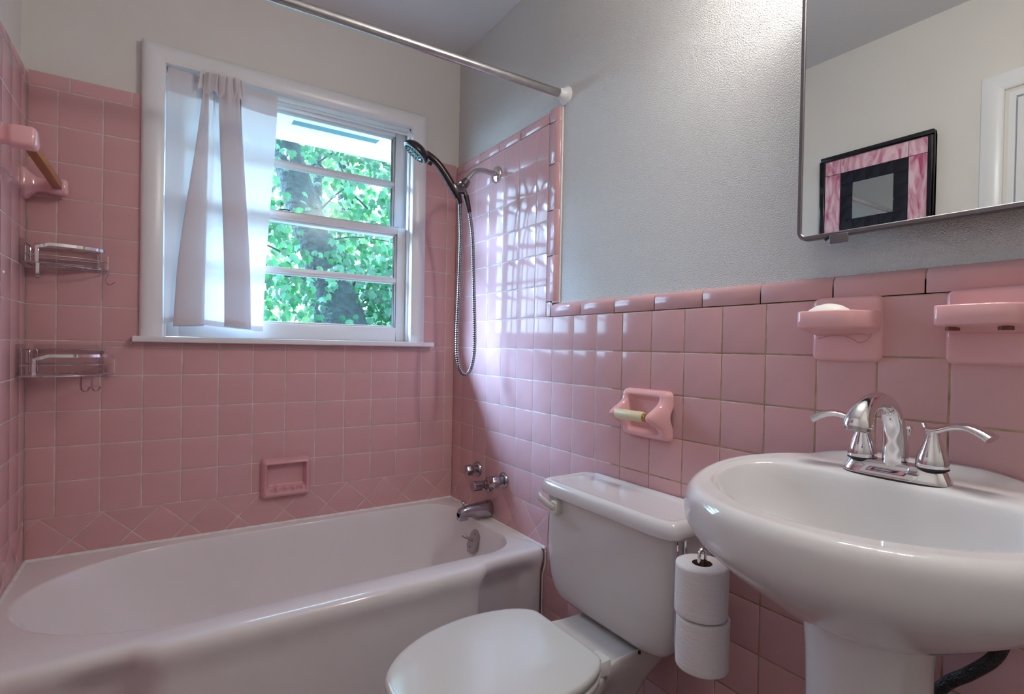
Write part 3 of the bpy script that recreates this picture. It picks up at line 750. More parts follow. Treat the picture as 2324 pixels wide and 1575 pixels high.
hd = thing('hand_shower', 'dark bronze hand shower with round spray head in its bracket', 'shower head', (-.186, SY-.008, 1.685))
hy = SY-.008
pth = smooth_path([(-.176, hy, 1.660), (-.190, hy, 1.680), (-.222, hy, 1.724), (-.255, hy, 1.763), (-.285, hy, 1.786), (-.312, hy-.003, 1.797)], 6)
n = len(pth); R_ = [lerp(.0135, .0165, min(1, i/10)) if i < 10 else lerp(.0165, .0125, (i-10)/(n-11)) for i in range(n)]
obj('handle', MB().tube(pth, R_, 14), m_gun, hd)
hc = V(-.350, hy-.006, 1.797); vd_ = (hc-M.translation).normalized(); vr_ = vd_.cross(V(0, 0, 1)).normalized(); vu_ = vr_.cross(vd_)
hn = (vr_*-.60-vu_*.72-vd_*.26).normalized()
obj('spray_head', MB().lathe([(.012, -.024), (.030, -.020), (.045, -.010), (.0515, .002), (.0515, .008), (.048, .011)], hc, hn, 32), m_gun, hd, ang=1.0)
obj('spray_face', MB().lathe([(.047, .009), (.047, .0125), (.044, .0135), (.030, .0135), (.028, .012), (.018, .012), (.016, .0150), (.002, .0150)], hc, hn, 32), m_nozzle, hd, ang=0.5)
nz = MB(); hu = hn.orthogonal().normalized(); hw = hn.cross(hu)
for rr_, k_ in ((.039, 22), (.0345, 18), (.023, 10), (.009, 5)):
    for k in range(k_):
        a = 2*math.pi*k/k_; nz.lathe([(.0022, 0), (.0013, .0035)], hc+hn*.013+(hu*math.cos(a)+hw*math.sin(a))*rr_, hn, 6)
obj('nozzles', nz, m_gun, hd, kind='stuff')
obj('spray_selector', MB().tube([hc+V(.048, 0, -.030)+hn*.0, hc+V(.060, 0, -.036)], [.009, .007], 8), m_gun, hd)
hs = thing('shower_hose', 'ribbed metal shower hose hanging in a long loop below the hand shower', 'hose', (-.128, SY, 0.98))
hp = smooth_path([(-.168, hy, 1.655), (-.163, SY, 1.62), (-.158, SY, 1.5), (-.162, SY, 1.30), (-.167, SY, 1.12), (-.162, SY, 1.04), (-.147, SY, .993), (-.128, SY, .981), (-.109, SY, .993), (-.094, SY, 1.04), (-.089, SY, 1.12), (-.098, SY, 1.35), (-.107, SY, 1.52), (-.120, SY, 1.60), (-.128, SY, 1.645)], 12)
hp = resample(hp, 640, False)
obj('hose_tube', MB().tube(hp, [.0064+(.0017 if (i//2) % 2 else 0) for i in range(len(hp))], 8), m_hose, hs, ang=3.0)
obj('hose_nut', MB().tube([(-.176, hy, 1.668), (-.164, hy+.004, 1.64)], [.0115, .0095], 12), m_gun, hs)
obj('hose_nut', MB().tube([(-.140, SY, 1.675), (-.133, SY, 1.655), (-.122, SY, 1.612)], [.0125, .0115, .0085], 12), m_gun, hs)

# ------------------------------------------------------------------ shower curtain rod
cr_ = thing('shower_rod', 'brushed steel shower curtain rod crossing the room above the tub', 'curtain rod', (-0.72, -0.782, 1.93))
obj('rod_tube', MB().tube([(-0.016, -0.782, 1.945), (XL+0.0, -0.786, 1.924)], 0.0132, 20), m_steel, cr_)
obj('rod_flange', MB().lathe([(.030, 0), (.030, .006), (.024, .012), (.0185, .020), (.0165, .036)], (PL, -0.782, 1.945), (-1, 0, 0), 26), m_fix if False else m_trim, cr_, label='white plastic rod flange on the wall')
obj('rod_flange', MB().lathe([(.030, 0), (.030, .006), (.024, .012), (.0185, .020), (.0165, .036)], (XL-PL, -0.786, 1.924), (1, 0, 0), 26), m_trim, cr_)
obj('flange_screw', MB().lathe([(.0035, 0), (.003, .003)], (PL-.007, -0.786, 1.922), (-1, 0, 0), 8), m_steel, cr_)
# ------------------------------------------------------------------ glazed ceramic fixtures
def sq(n, hu, hv, p=4.0):
    """superellipse section points (a, b)"""
    out = []
    for k in range(n):
        t = 2*math.pi*k/n; c, s = math.cos(t), math.sin(t)
        out.append((hu*math.copysign(abs(c)**(2/p), c), hv*math.copysign(abs(s)**(2/p), s)))
    return out
def relief(wall, cu, cv, hu, hv, fn, nu=44, nv=40, r=0.014):
    f = FACE[wall]; rows = []
    for j in range(nv+1):
        row = []
        for i in range(nu+1):
            a, b = -1+2*i/nu, -1+2*j/nv
            a = math.copysign(abs(a)**0.8, a); b = math.copysign(abs(b)**0.8, b)
            u, v = a*hu, b*hv; dx, dy = abs(u)-(hu-r), abs(v)-(hv-r); e = min(hu-abs(u), hv-abs(v))
            if dx > 0 and dy > 0:
                l = math.hypot(dx, dy); d = max(dx, dy)
                u = math.copysign(hu-r+dx*d/l, u); v = math.copysign(hv-r+dy*d/l, v); e = r-d
            row.append(f(cu+u, cv+v, fn(u, v, max(e, 0))))
        rows.append(row)
    mb = MB().rings(rows, False)
    return mb
def pillow(e, h, w): 
    t = min(1, e/w); return h*math.sqrt(max(0, 1-(1-t)**2))-0.003*(1 if e <= 1e-6 else 0)
# toilet paper holder
def f_tp(u, v, e):
    h = pillow(e, .022, .016)
    side = sstep(.050, .061, abs(u))*(1-sstep(.072, .085, abs(u))*0.75)
    rec = sstep(.014, .030, e)*(1-side)
    h = lerp(h, .003, rec*(1 if v > -.02 else 1-0.55*sstep(-.02, -.055, v)))
    return h+side*.056*math.exp(-((v+.002)/.026)**2)
t = thing('toilet_paper_holder', 'pink ceramic toilet paper holder set in the tiled wall above the toilet tank', 'paper holder', (0, -1.196, 0.915))
obj('ceramic_body', relief('right', -1.196, .915, .087, .067, f_tp, 60, 48, .016), m_fix, t, ang=1.2)
ro = obj('roller', MB().lathe([(.0125, 0), (.0138, .002), (.0138, .098), (.0125, .100), (.010, .100), (.010, .094)], (-.062, -1.138, .913), (0, -1, 0), 18), m_cream, t, label='cream plastic roller')
obj('roller_pin', MB().lathe([(.0095, 0), (.0095, .014)], (-.062, -1.232, .913), (0, -1, 0), 14), m_brass, t, label='brass coloured sprung pin')
# soap dish in the wall above the tub
def f_sd(u, v, e):
    h = pillow(e, .034, .021)+(.004*sstep(.04, .06, v))
    rec = sstep(.0185, .0265, e)
    tray = lerp(.003, .020+.007*math.cos(u*2*math.pi/.030), sstep(-.028, -.040, v))
    return lerp(h, tray, rec)
t = thing('recessed_soap_dish', 'pink ceramic soap dish framed in the tiled wall just above the tub', 'soap dish', (-.711, 0, .576))
obj('ceramic_body', relief('back', -.711, .576, .089, .076, f_sd, 56, 52, .016), m_dish, t, ang=1.2)
# projecting trays by the basin
def tray_fix(name, cy, cz, label, cat, mirror):
    t = thing(name, label, cat, (0, cy, cz))
    mb = relief('right', cy, cz, .0645, .0640, lambda u, v, e: pillow(e, .011, .013)+.004*sstep(.01, .04, e)*(v > -1), 26, 26, .014)
    s = -1 if mirror else 1
    base = [(.056, .004), (.0575, .03), (.0565, .062), (.050, .078), (.0, .0815), (-.028, .079), (-.042, .070), (-.050, .052), (-.057, .028), (-.063, .004)]
    base = smooth_path([(a, b, 0) for a, b in base], 4)
    def ring(v, k, ins=0.0):
        out = []
        for p in base:
            u, d = p.x, p.y*k
            if ins: u = u*(1-ins/.056); d = .004+(d-.004)*(1-ins/.075)
            out.append(V(-d-0.004, cy+u, cz+v))
        return out
    rs = [ring(-.013, .10, .004), ring(-.008, .40, .002), ring(-.0035, .78, .002), ring(-.0005, .965, .001), ring(.0012, .99), ring(.003, 1.0), ring(.0295, 1.0), ring(.0312, 1.0, .0008), ring(.032, 1.0, .0025), ring(.032, 1.0, .006), ring(.030, 1.0, .010), ring(.022, 1.0, .013), ring(.020, 1.0, .02)]
    mb.rings(rs, True, True, True)
    obj('ceramic_body', mb, m_fix, t, ang=0.9); return t
sdish = tray_fix('wall_soap_dish', -1.706, 1.138, 'pink ceramic wall soap dish with white soap and fine cracks, left of the toothbrush holder', 'soap dish', False)
crk = MB()
for pts in ([(-.0165, -.043, .028), (-.0155, -.052, .012), (-.0155, -.048, -.018), (-.0160, -.030, -.028)], [(-.016, -.030, -.028), (-.0165, -.010, -.016), (-.0172, .018, -.013), (-.016, .046, -.020)]):
    crk.tube([V(a-.0005, -1.706+b, 1.138+c) for a, b, c in smooth_path(pts, 5)], .0005, 5)
obj('crack', crk, m_grout2, sdish)
soap = obj('soap_bar', MB().lathe([(.001, -.010), (.030, -.009), (.040, 0), (.036, .010), (.022, .018), (.006, .0215), (.0005, .022)], (0, 0, 0), (0, 0, 1), 26), m_soap, loc=(0, 0, 0))
soap.scale = (.72, 1.0, 1.0); soap.location = (-.046, -1.694, 1.1635)
tag(soap, 'white soap bar lying in the pink wall dish', 'soap')
tb = tray_fix('toothbrush_holder', -1.930, 1.138, 'pink ceramic toothbrush holder with drain notches under its shelf, at the right edge', 'toothbrush holder', False)
nt_ = MB()
for dy in (.036, -.036): nt_.lathe([(.007, 0), (.007, .001)], (0, 0, 0), (0, 0, 1), 14)
nt_ = MB()
for dy in (.036, -.030):
    nt_.rings([[V(-.060+.010*math.cos(a), -1.930+dy+.0095*math.sin(a), 1.138+z) for a in (2*math.pi*k/16 for k in range(16))] for z in (-.0085, .004)], True, True, True)
obj('notch_shade', nt_, m_grout2 if False else m_redbtn, tb)  # solid dark plugs; their colour stands in for shade inside the notches
# towel bar on the left wall
tbm = thing('towel_bar', 'square wooden towel bar between two pink ceramic posts on the left wall', 'towel bar', (XL, -.25, 1.555))
for y in (-.050, -.535):
    rs = [[V(XL+d, y+a, 1.555+dz+b) for a, b in sq(28, hu, hv, 5)] for d, hu, hv, dz in ((-.003, .032, .046, 0), (.004, .032, .046, 0), (.010, .029, .042, 0), (.020, .020, .030, 0), (.032, .0145, .022, 0), (.046, .0155, .0195, 0), (.054, .021, .0205, 0), (.058, .0255, .0225, 0), (.064, .027, .024, 0), (.096, .027, .024, 0), (.1015, .025, .022, 0), (.104, .020, .017, 0))]
    obj('post', MB().rings(rs, True, True, True), m_fix, tbm, ang=1.0)
obj('wooden_bar', box(XL+.070, XL+.092, -.517, -.068, 1.5445, 1.5675), m_wood, tbm, bevel=0.0015, label='square varnished wooden bar')
# ------------------------------------------------------------------ corner shower caddies
def caddy(z, lx, ly, h, label, hooks, hb=None):
    hb = hb or h
    t = thing('shower_caddy', label, 'shower caddy', (XL, 0, z), 'corner shower caddies')
    x0, y0 = XL+.014, -.014; w = .0016
    def arc(k, n=22, off=0.0):
        """front curve from the left wall side (k=0) to the back wall side (k=1)"""
        a = math.pi/2*k; e = 0.72
        return V(x0+(lx+off)*(math.sin(a)**e), y0-(ly+off)*(math.cos(a)**e), 0)
    A = [arc(k/22) for k in range(23)]
    fr = MB()
    fr.tube([V(x0, y0, z)]+[p+V(0, 0, z) for p in A]+[V(x0, y0, z)], .0022, 8)
    fr.tube([p+V(0, 0, z+h*.42) for p in A], w, 6)
    for (ax, ay), (bx, by) in (((x0+.016, y0), (x0+lx*.86, y0)), ((x0, y0-.016), (x0, y0-ly*.86))):
        fr.tube(smooth_path([V(ax, ay, z), V(ax, ay, z+h*.9), V(lerp(ax, bx, .03), lerp(ay, by, .03), z+h), V(lerp(ax, bx, .97), lerp(ay, by, .97), z+h), V(bx, by, z+h*.9), V(bx, by, z)], 4), .0024, 8)
        fr.tube([V(lerp(ax, bx, 0), lerp(ay, by, 0), z+h*.45), V(bx, by, z+h*.45)], w, 6)
    obj('wire_frame', fr, m_wire, t)
    g = MB(); nb = 11
    for i in range(1, nb):
        s = i/nb
        g.tube(smooth_path([V(x0+lx*s, y0, z+.003), V(x0+lx*s*.86, y0-ly*(1-s)*.35-.006, z+.002), V(x0+lx*s*.55, y0-ly*s*.55, z+.002), V(x0, y0-ly*s, z+.003)], 6), w, 6)
    obj('shelf_wires', g, m_wire, t, kind='stuff')
    # flat bright front band, its ends bent down to the shelf
    B = [arc(.045+.91*k/24, off=.002) for k in range(25)]; zz = []
    rs = []
    Bp = [B[0]+V(0, 0, z+.001), B[0]+V(0, 0, z+hb*.55)]+[p+V(0, 0, z+hb*(1.0-.18*max(0, 1-min(i, 24-i)/2.0)))for i, p in enumerate(B)]+[B[-1]+V(0, 0, z+hb*.55), B[-1]+V(0, 0, z+.001)]
    for i, p in enumerate(Bp):
        q0, q1 = Bp[max(i-1, 0)], Bp[min(i+1, len(Bp)-1)]; tng = (q1-q0).normalized()
        k = min(1, max(0, (i-2)/24)); nrm = V(math.sin(math.pi/2*k)*ly+.001, -math.cos(math.pi/2*k)*lx-.001, 0).normalized()
        wdir = tng.cross(nrm).normalized(); rs.append([p+wdir*.0045+nrm*.0007, p-wdir*.0045+nrm*.0007, p-wdir*.0045-nrm*.0007, p+wdir*.0045-nrm*.0007])
    obj('front_band', MB().rings(rs, True, True, True), m_chrome, t, ang=0.6)
    pl = MB(); pl.box(x0+.005, x0+lx*.85, -.002, -.0004, z-.006, z+h+.016); pl.box(XL+.0004, XL+.002, y0-ly*.8, y0-.004, z-.006, z+h+.016)
    obj('adhesive_plate', pl, m_clear, t, smooth=False, label='clear adhesive plate')
    for k, typ, ang_ in hooks:
        p = arc(k); out = V(math.cos(ang_), math.sin(ang_), 0); m = MB(); zb = z-.002
        if typ == 'flat':
            pth = smooth_path([p+V(0, 0, zb+.004), p+V(0, 0, zb-.004), p+V(0, 0, zb-.030), p+out*.004+V(0, 0, zb-.041), p+out*.012+V(0, 0, zb-.045), p+out*.021+V(0, 0, zb-.040), p+out*.024+V(0, 0, zb-.031)], 4)
            rs = []; wv = out.cross(V(0, 0, 1))
            for i, q in enumerate(pth):
                tg = (pth[min(i+1, len(pth)-1)]-pth[max(i-1, 0)]).normalized(); nn = tg.cross(wv).normalized()
                rs.append([q+wv*.004+nn*.0007, q-wv*.004+nn*.0007, q-wv*.004-nn*.0007, q+wv*.004-nn*.0007])
            m.rings(rs, True, True, True)
        else:
            m.tube(smooth_path([p+out*-.004+V(0, 0, zb-.006), p+V(0, 0, zb+.005), p+out*.003+V(0, 0, zb-.004), p+out*-.005+V(0, 0, zb-.026), p+out*-.003+V(0, 0, zb-.038), p+out*.008+V(0, 0, zb-.043), p+out*.020+V(0, 0, zb-.034)], 6), .0013, 8)
        obj('hook', m, m_wire, t)
caddy(1.314, .186, .105, .056, 'upper chrome corner shelf caddy with a wire hook at its right end', [(.05, 'flat', -1.4), (.985, 'wire', -.3)])
caddy(0.980, .205, .150, .077, 'lower chrome corner shelf caddy with two flat hooks under its front', [(.37, 'flat', -.5), (.49, 'flat', -.5)], .060)

# ------------------------------------------------------------------ toilet
TY = -1.207
wc = thing('toilet', 'white toilet with closed lid and tank against the pink tiled wall', 'toilet', (-.35, TY, 0))
def tk(z, hy_, xf, xb=-.020, p=7): 
    cx, hx = (xf+xb)/2, (xb-xf)/2
    return [V(cx+a, TY+b, z) for a, b in sq(64, hx, hy_, p)]
rs = [tk(.376, .120, -.140, -.05), tk(.377, .155, -.158), tk(.382, .182, -.168), tk(.392, .202, -.174), tk(.41, .217, -.178), tk(.44, .228, -.181), tk(.48, .2335, -.183), tk(.60, .2365, -.186), tk(.676, .2375, -.188)]
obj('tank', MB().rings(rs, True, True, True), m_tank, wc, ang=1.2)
def ld(z, hy_, xf, xb=-.006, p=9):
    cx, hx = (xf+xb)/2, (xb-xf)/2
    return [V(cx+a, TY+b, z) for a, b in sq(64, hx, hy_, p)]
rs = [ld(.674, .236, -.188), ld(.674, .244, -.199), ld(.678, .2475, -.203), ld(.690, .2480, -.204), ld(.702, .2465, -.202), ld(.710, .2425, -.197), ld(.7125, .237, -.190), ld(.7120, .226, -.178, -.020), ld(.7085, .220, -.171, -.028), ld(.7075, .214, -.166, -.034)]
obj('tank_lid', MB().rings(rs, True, True, True), m_porc, wc, ang=1.2)
lv = MB(); lv.rings([[V(-x, -1.046+a, .648+b) for a, b in sq(20, .015*k, .019*k, 4)] for x, k in ((.184, 1.0), (.205, 1.0), (.209, .85))], True, True, True)
lp = smooth_path([(-.207, -1.050, .648), (-.211, -1.030, .653), (-.213, -1.005, .661), (-.210, -.985, .664), (-.203, -.972, .664)], 5)
lv.tube(lp, [.0085+.004*(i/len(lp)) for i in range(len(lp))], 12, flat=0.5, updir=(-1, 0, 0))
obj('flush_lever', lv, m_lever, wc, ang=0.8, label='off white plastic flush lever')
half = [(-.735, 0), (-.722, .060), (-.672, .120), (-.590, .167), (-.490, .188), (-.400, .182), (-.335, .160), (-.301, .131), (-.2955, .122)]
def seat_outline(back, k=1.0, n=72):
    pts = smooth_path([(x, y, 0) for x, y in half], 8)
    cxx = -.50
    loop = pts+[V(p.x, -p.y, 0) for p in pts[::-1][:-1]]
    loop = [p for p in loop]
    out = resample(loop, n); return [V(cxx+(p.x-cxx)*k, p.y*k, 0) for p in out]
def so(k, z, dz=0): return [V(p.x, TY-.014+p.y, z) for p in seat_outline(0, k)]
rs = [so(.93, .388), so(.985, .388), so(1.0, .392), so(1.0, .402), so(.992, .4075), so(.975, .4095), so(.93, .4105), so(.6, .4115), so(.2, .412)]
obj('seat_lid', MB().rings(rs, True, True, True), m_seat, wc, ang=1.2)
rs = [so(.70, .366), so(.985, .366), so(.998, .370), so(.998, .380), so(.985, .384), so(.72, .384), so(.70, .380), so(.70, .366)]
obj('seat', MB().rings(rs), m_seat, wc, ang=1.2)
for dy, hxx, hxs, ztop in ((-.112, -.291, .019, .400), (.090, -.301, .010, .386)):
    hg = MB(); hg.rings([[V(hxx+a, TY-.014+dy+b, z) for a, b in sq(20, hxs*k, .025*k, 5)] for z, k in ((.370, 1.0), (ztop-.005, 1.0), (ztop, .9))], True, True, True)
    obj('hinge', hg, m_seat, wc, ang=0.8)
bh = [(-.722, 0), (-.710, .058), (-.662, .117), (-.585, .163), (-.490, .183), (-.400, .178), (-.335, .160), (-.275, .128), (-.225, .112), (-.14, .108), (-.05, .106), (-.035, .095), (-.032, 0)]
bp_ = smooth_path([(x, y, 0) for x, y in bh], 8); bl_ = resample(bp_+[V(p.x, -p.y, 0) for p in bp_[::-1][1:-1]], 96)
def bo(z, ky, kf, kb):
    out = []
    for p in bl_:
        x = p.x; s = (x+.36)
        x = -.36+(s*kf if s < 0 else s*kb); out.append(V(x, TY-.010+p.y*ky, z))
    return out
def bo2(z, ins): return [V(p.x+(-.36-p.x)*ins*1.1, TY-.010+p.y*(1-ins*2.2), z) for p in bl_]
rs = [bo(0.0, .62, .62, .80), bo(.02, .62, .62, .80), bo(.05, .58, .58, .78), bo(.15, .56, .60, .74), bo(.22, .64, .74, .74), bo(.275, .80, .88, .82), bo(.31, .92, .96, .93), bo(.335, .985, .99, .99), bo(.35, 1.0, 1.0, 1.0), bo(.362, 1.0, 1.0, 1.0), bo(.368, .985, .995, .99), bo(.370, .95, .97, .97), bo(.366, .90, .94, .95), bo(.3655, .6, .7, .8)]
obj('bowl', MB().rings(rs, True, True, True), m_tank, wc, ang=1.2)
rim = MB(); rim.rings([[V(x, TY-.010+y*s, z) for x, y, z in ((-.185, .10, .36), (-.205, .104, .372), (-.215, .106, .376), (-.225, .106, .372), (-.235, .104, .362))] for s in (-1, -.5, 0, .5, 1)], False)
obj('bolt_cap', MB().lathe([(.0035, 0), (.0035, .006)], (-.16, TY-.125, .372), (0, 0, -1), 10), m_rubber, wc)
# spare roll stand hooked on the tank side
RX, RY = -.176, -1.516
hl = thing('spare_roll_holder', 'bent chrome wire roll holder hung on the side of the toilet tank', 'paper holder', (RX, -1.455, .44))
lw = smooth_path([(RX+.030, -1.4475, .672), (RX+.030, -1.4485, .56), (RX+.030, -1.449, .455), (RX+.028, -1.456, .436), (RX+.018, -1.482, .428), (RX+.010, -1.506, .432), (RX+.010, -1.514, .450), (RX+.010, RY, .60), (RX+.010, RY, .664), (RX+.007, RY, .675), (RX, RY, .6795)], 6)
lw2 = [V(2*RX-p.x if p.y < -1.47 else p.x-.027*(1-sstep(-1.449, -1.47, p.y))-.020*sstep(-1.449, -1.47, p.y), p.y, p.z) for p in lw]
obj('wire_loop', MB().tube(lw+lw2[::-1][1:], .0034, 8), m_chrome, hl)
obj('wire_hook', MB().tube([(RX+.030, -1.4475, .671), (RX+.003, -1.4475, .671)], .0030, 8), m_chrome, hl)
def roll(z, cx, cy, label, tilt):
    t = thing('toilet_roll', label, 'toilet paper', (cx, cy, z), 'spare toilet rolls')
    rs = []; R0 = .0535
    def rr_(r, h, amp=0): return [V(cx+(r+amp*math.sin(3*a+h*40)+amp*.6*math.sin(7*a))*math.cos(a), cy+(r+amp*math.sin(3*a+h*40)+amp*.6*math.sin(7*a))*math.sin(a), z+h) for a in (2*math.pi*k/48 for k in range(48))]
    prof = [(.0205, .0), (.045, .0), (.052, .001), (R0, .004)]+[(R0, .004+.096*i/10) for i in range(1, 11)]+[(.0525, .1025), (.047, .104), (.0205, .1035)]
    m = MB().rings([rr_(r, h, .0006 if r > .05 else 0) for r, h in prof], True)
    obj('paper', m, m_paper, t, ang=1.0)
    c = MB().rings([rr_(.0206, .1035), rr_(.0200, .1035), rr_(.0200, .0), rr_(.0206, 0)], True); obj('cardboard_core', c, m_card, t)
    fl = MB(); a0 = 3.55
    fl.rings([[V(cx+(R0+.0008+.004*k/6)*math.cos(a0-.10*k), cy+(R0+.0008+.004*k/6)*math.sin(a0-.10*k), z+h) for h in (.002, .05, .101)] for k in range(7)], False)
    return t
roll(.5465, RX, RY, 'upper spare toilet roll with wire loop sticking out of its core', 0)
roll(.4385, RX+.002, RY-.003, 'lower spare toilet roll, resting under the other one', 0)

# ------------------------------------------------------------------ pedestal sink
SYC = -1.833
sk = thing('pedestal_sink', 'white porcelain pedestal sink with wide rounded basin', 'sink', (-.2, SYC, 0))
oh = [(-.004, 0), (-.004, .10), (-.006, .150), (-.030, .186), (-.080, .228), (-.150, .266), (-.215, .276), (-.285, .262), (-.350, .226), (-.412, .160), (-.450, .085), (-.462, 0)]
ih = [(-.133, 0), (-.134, .08), (-.138, .140), (-.150, .180), (-.174, .206), (-.210, .220), (-.258, .215), (-.308, .190), (-.352, .142), (-.385, .085), (-.398, .040), (-.402, 0)]
ph = [(-.10, 0), (-.10, .03), (-.102, .06), (-.11, .08), (-.13, .09), (-.16, .095), (-.19, .095), (-.22, .090), (-.25, .078), (-.272, .055), (-.282, .028), (-.285, 0)]
NSK = 120
def loop(h):
    p = smooth_path([(x, y, 0) for x, y in h], 8); return resample(p+[V(q.x, -q.y, 0) for q in p[::-1][1:-1]], NSK)
OL, IL, PLo = loop(oh), loop(ih), loop(ph)
def tilt(x): return .026*sstep(-.36, -.03, x)
def ledge(x, y=0): return .016*sstep(-.060, -.004, x)*(1-sstep(.075, .19, abs(y)))
def mix(A, B, t): return [a.lerp(b, t) for a, b in zip(A, B)]
def ringz(L_, z, k=0.0): return [V(p.x, SYC+p.y, z+k*(tilt(p.x)+ledge(p.x, p.y))) for p in L_]
def shrink(L_, s, cx=-.23): return [V(cx+(p.x-cx)*s if p.x < -.02 else p.x, p.y*s, 0) for p in L_]
def backfix(L_): return [V(min(p.x, -.004), p.y, 0) for p in L_]
O9 = backfix(shrink(OL, .915))
rs = [ringz(mix(PLo, OL, .02), .682), ringz(mix(PLo, OL, .12), .686), ringz(mix(PLo, OL, .25), .698), ringz(mix(PLo, OL, .42), .718), ringz(mix(PLo, OL, .62), .743), ringz(mix(PLo, OL, .82), .771), ringz(mix(PLo, OL, .94), .793), ringz(mix(PLo, OL, .99), .809, .2), ringz(OL, .824, .4),
      ringz(backfix(shrink(OL, .996)), .838, .7), ringz(backfix(shrink(OL, .984)), .850, .9), ringz(backfix(shrink(OL, .965)), .8585, 1), ringz(backfix(shrink(OL, .942)), .864, 1), ringz(O9, .8665, 1)]+[ringz(mix(O9, IL, t_), .8668, 1) for t_ in (.08, .16, .24, .32, .40, .50, .60, .70)]+[ringz(mix(OL, IL, .84), .8655, 1), ringz(mix(OL, IL, .93), .8640, 1), ringz(mix(OL, IL, .975), .8615, 1), ringz(IL, .857, 1)]
for s, z, k in ((.975, .848, 1), (.945, .825, .8), (.90, .798, .6), (.82, .770, .4), (.68, .748, .2), (.48, .736, 0), (.25, .731, 0), (.10, .729, 0)): rs.append(ringz(shrink(IL, s, -.25), z, k))
obj('basin', MB().rings(rs, True, True, True), m_porc, sk, ang=2.0)
pd = []
for z, s, d in ((0.0, 1.22, 0), (.03, 1.22, 0), (.06, 1.10, 0), (.15, .94, 0), (.30, .90, 0), (.45, .91, 0), (.55, .93, 0), (.62, .955, 0), (.66, 1.0, 0), (.680, 1.06, 0), (.690, 1.12, 0)): pd.append(ringz(shrink(PLo, s*.89, -.19), z))
obj('pedestal', MB().rings(pd, True, True, True), m_porc, sk, ang=2.0)
obj('drain_ring', MB().lathe([(.022, 0), (.022, .003), (.016, .003), (.014, 0)], (-.25, SYC, .7295), (0, 0, 1), 20), m_chrome, sk)
# faucet
FX, DZ_ = -.097, .8862
fa = thing('sink_faucet', 'chrome two-handle sink faucet with arched spout on the basin ledge', 'faucet', (FX, SYC, DZ_))
def lz(hx, hy_, z, p=3.2): return [V(FX+a, SYC+b, z) for a, b in sq(48, hx, hy_, p)]
obj('gasket', MB().rings([lz(.0275, .0790, DZ_-.005), lz(.0275, .0790, DZ_+.0015)], True, True, True), m_rubber, fa)
obj('base_plate', MB().rings([lz(.0265, .0780, DZ_+.0015), lz(.0265, .0780, DZ_+.003), lz(.0255, .0765, DZ_+.008), lz(.0185, .0690, DZ_+.0235), lz(.0172, .0675, DZ_+.0252), lz(.014, .064, DZ_+.0258)], True, True, True), m_chrome, fa, ang=0.5)
zb = DZ_+.0255
spth = smooth_path([(FX-.002, SYC, zb-.004), (FX-.004, SYC, .938), (FX-.011, SYC, .975), (FX-.030, SYC, 1.004), (FX-.062, SYC, 1.0155), (FX-.095, SYC, 1.013), (FX-.120, SYC, 1.001), (FX-.131, SYC, .987), (FX-.134, SYC, .977)], 8)
n = len(spth); rad = []
for i in range(n):
    k = i/(n-1); rad.append(.0185-.0045*sstep(0, .45, k)+.0065*sstep(.60, .95, k)-(.0015 if k > .975 else 0))
obj('spout', MB().tube(spth, rad, 22), m_chrome, fa, ang=1.0)
d_ = (spth[-1]-spth[-4]).normalized()
obj('aerator', MB().lathe([(.0185, -.004), (.0178, .0045), (.0130, .005), (.0120, .001)], spth[-1], d_, 20), m_steel, fa)
rod = MB(); rod.tube([(FX+.022, SYC-.008, zb-.02), (FX+.022, SYC-.008, zb+.046)], .0028, 8); rod.lathe([(.003, 0), (.0075, .012), (.006, .016)], (FX+.022, SYC-.008, zb+.043), (0, 0, 1), 14)
obj('lift_rod', rod, m_chrome, fa)
for s, ay in ((1, 1), (-1, -1)):
    hy0 = SYC+s*.0510; hb = thing('x', 'x', 'x', (FX, hy0, zb)) if False else None
    bell = obj('handle', MB().lathe([(.0215, 0), (.0225, .004), (.0215, .014), (.0170, .028), (.0120, .042), (.0092, .052), (.0090, .057), (.0050, .061)], (FX, hy0, zb), (0, 0, 1), 26), m_chrome, fa, ang=1.0)
    lp = smooth_path([(FX+.006, hy0-s*.015, zb+.068), (FX+.002, hy0-s*.008, zb+.0605), (FX-.002, hy0+s*.006, zb+.060), (FX-.006, hy0+s*.026, zb+.068), (FX-.010, hy0+s*.046, zb+.071), (FX-.014, hy0+s*.064, zb+.066), (FX-.017, hy0+s*.078, zb+.058)], 6)
    nn = len(lp); lr = [lerp(.0040, .0095, sstep(0, .3, i/(nn-1)))+.0045*sstep(.4, 1, i/(nn-1)) for i in range(nn)]
    obj('lever', MB().tube(lp, lr, 14, flat=.52, updir=(0, 0, 1)), m_chrome, bell, ang=1.0)
    obj('handle_seal', MB().lathe([(.0218, -.002), (.0226, -.0005), (.0222, .001)], (FX, hy0, zb), (0, 0, 1), 24), m_rubber, bell)
# braided supply hose below the basin
sh2 = thing('supply_hose', 'black braided water supply hose curving below the sink', 'hose', (-.05, -1.88, .3))
obj('hose_tube', MB().tube(smooth_path([(-.06, -1.968, .76), (-.055, -1.968, .69), (-.05, -1.958, .637), (-.05, -1.928, .594), (-.05, -1.897, .560), (-.05, -1.880, .525), (-.05, -1.876, .46), (-.05, -1.88, .36)], 8), .0098, 14), m_braid, sh2)
obj('stop_valve', MB().lathe([(.012, 0), (.012, .03), (.018, .032), (.018, .036)], (-.05, -1.88, .36), (0, 0, -1), 12).tube([(-.05, -1.88, .335), (-.002, -1.88, .335)], .008, 10), m_chrome, sh2)

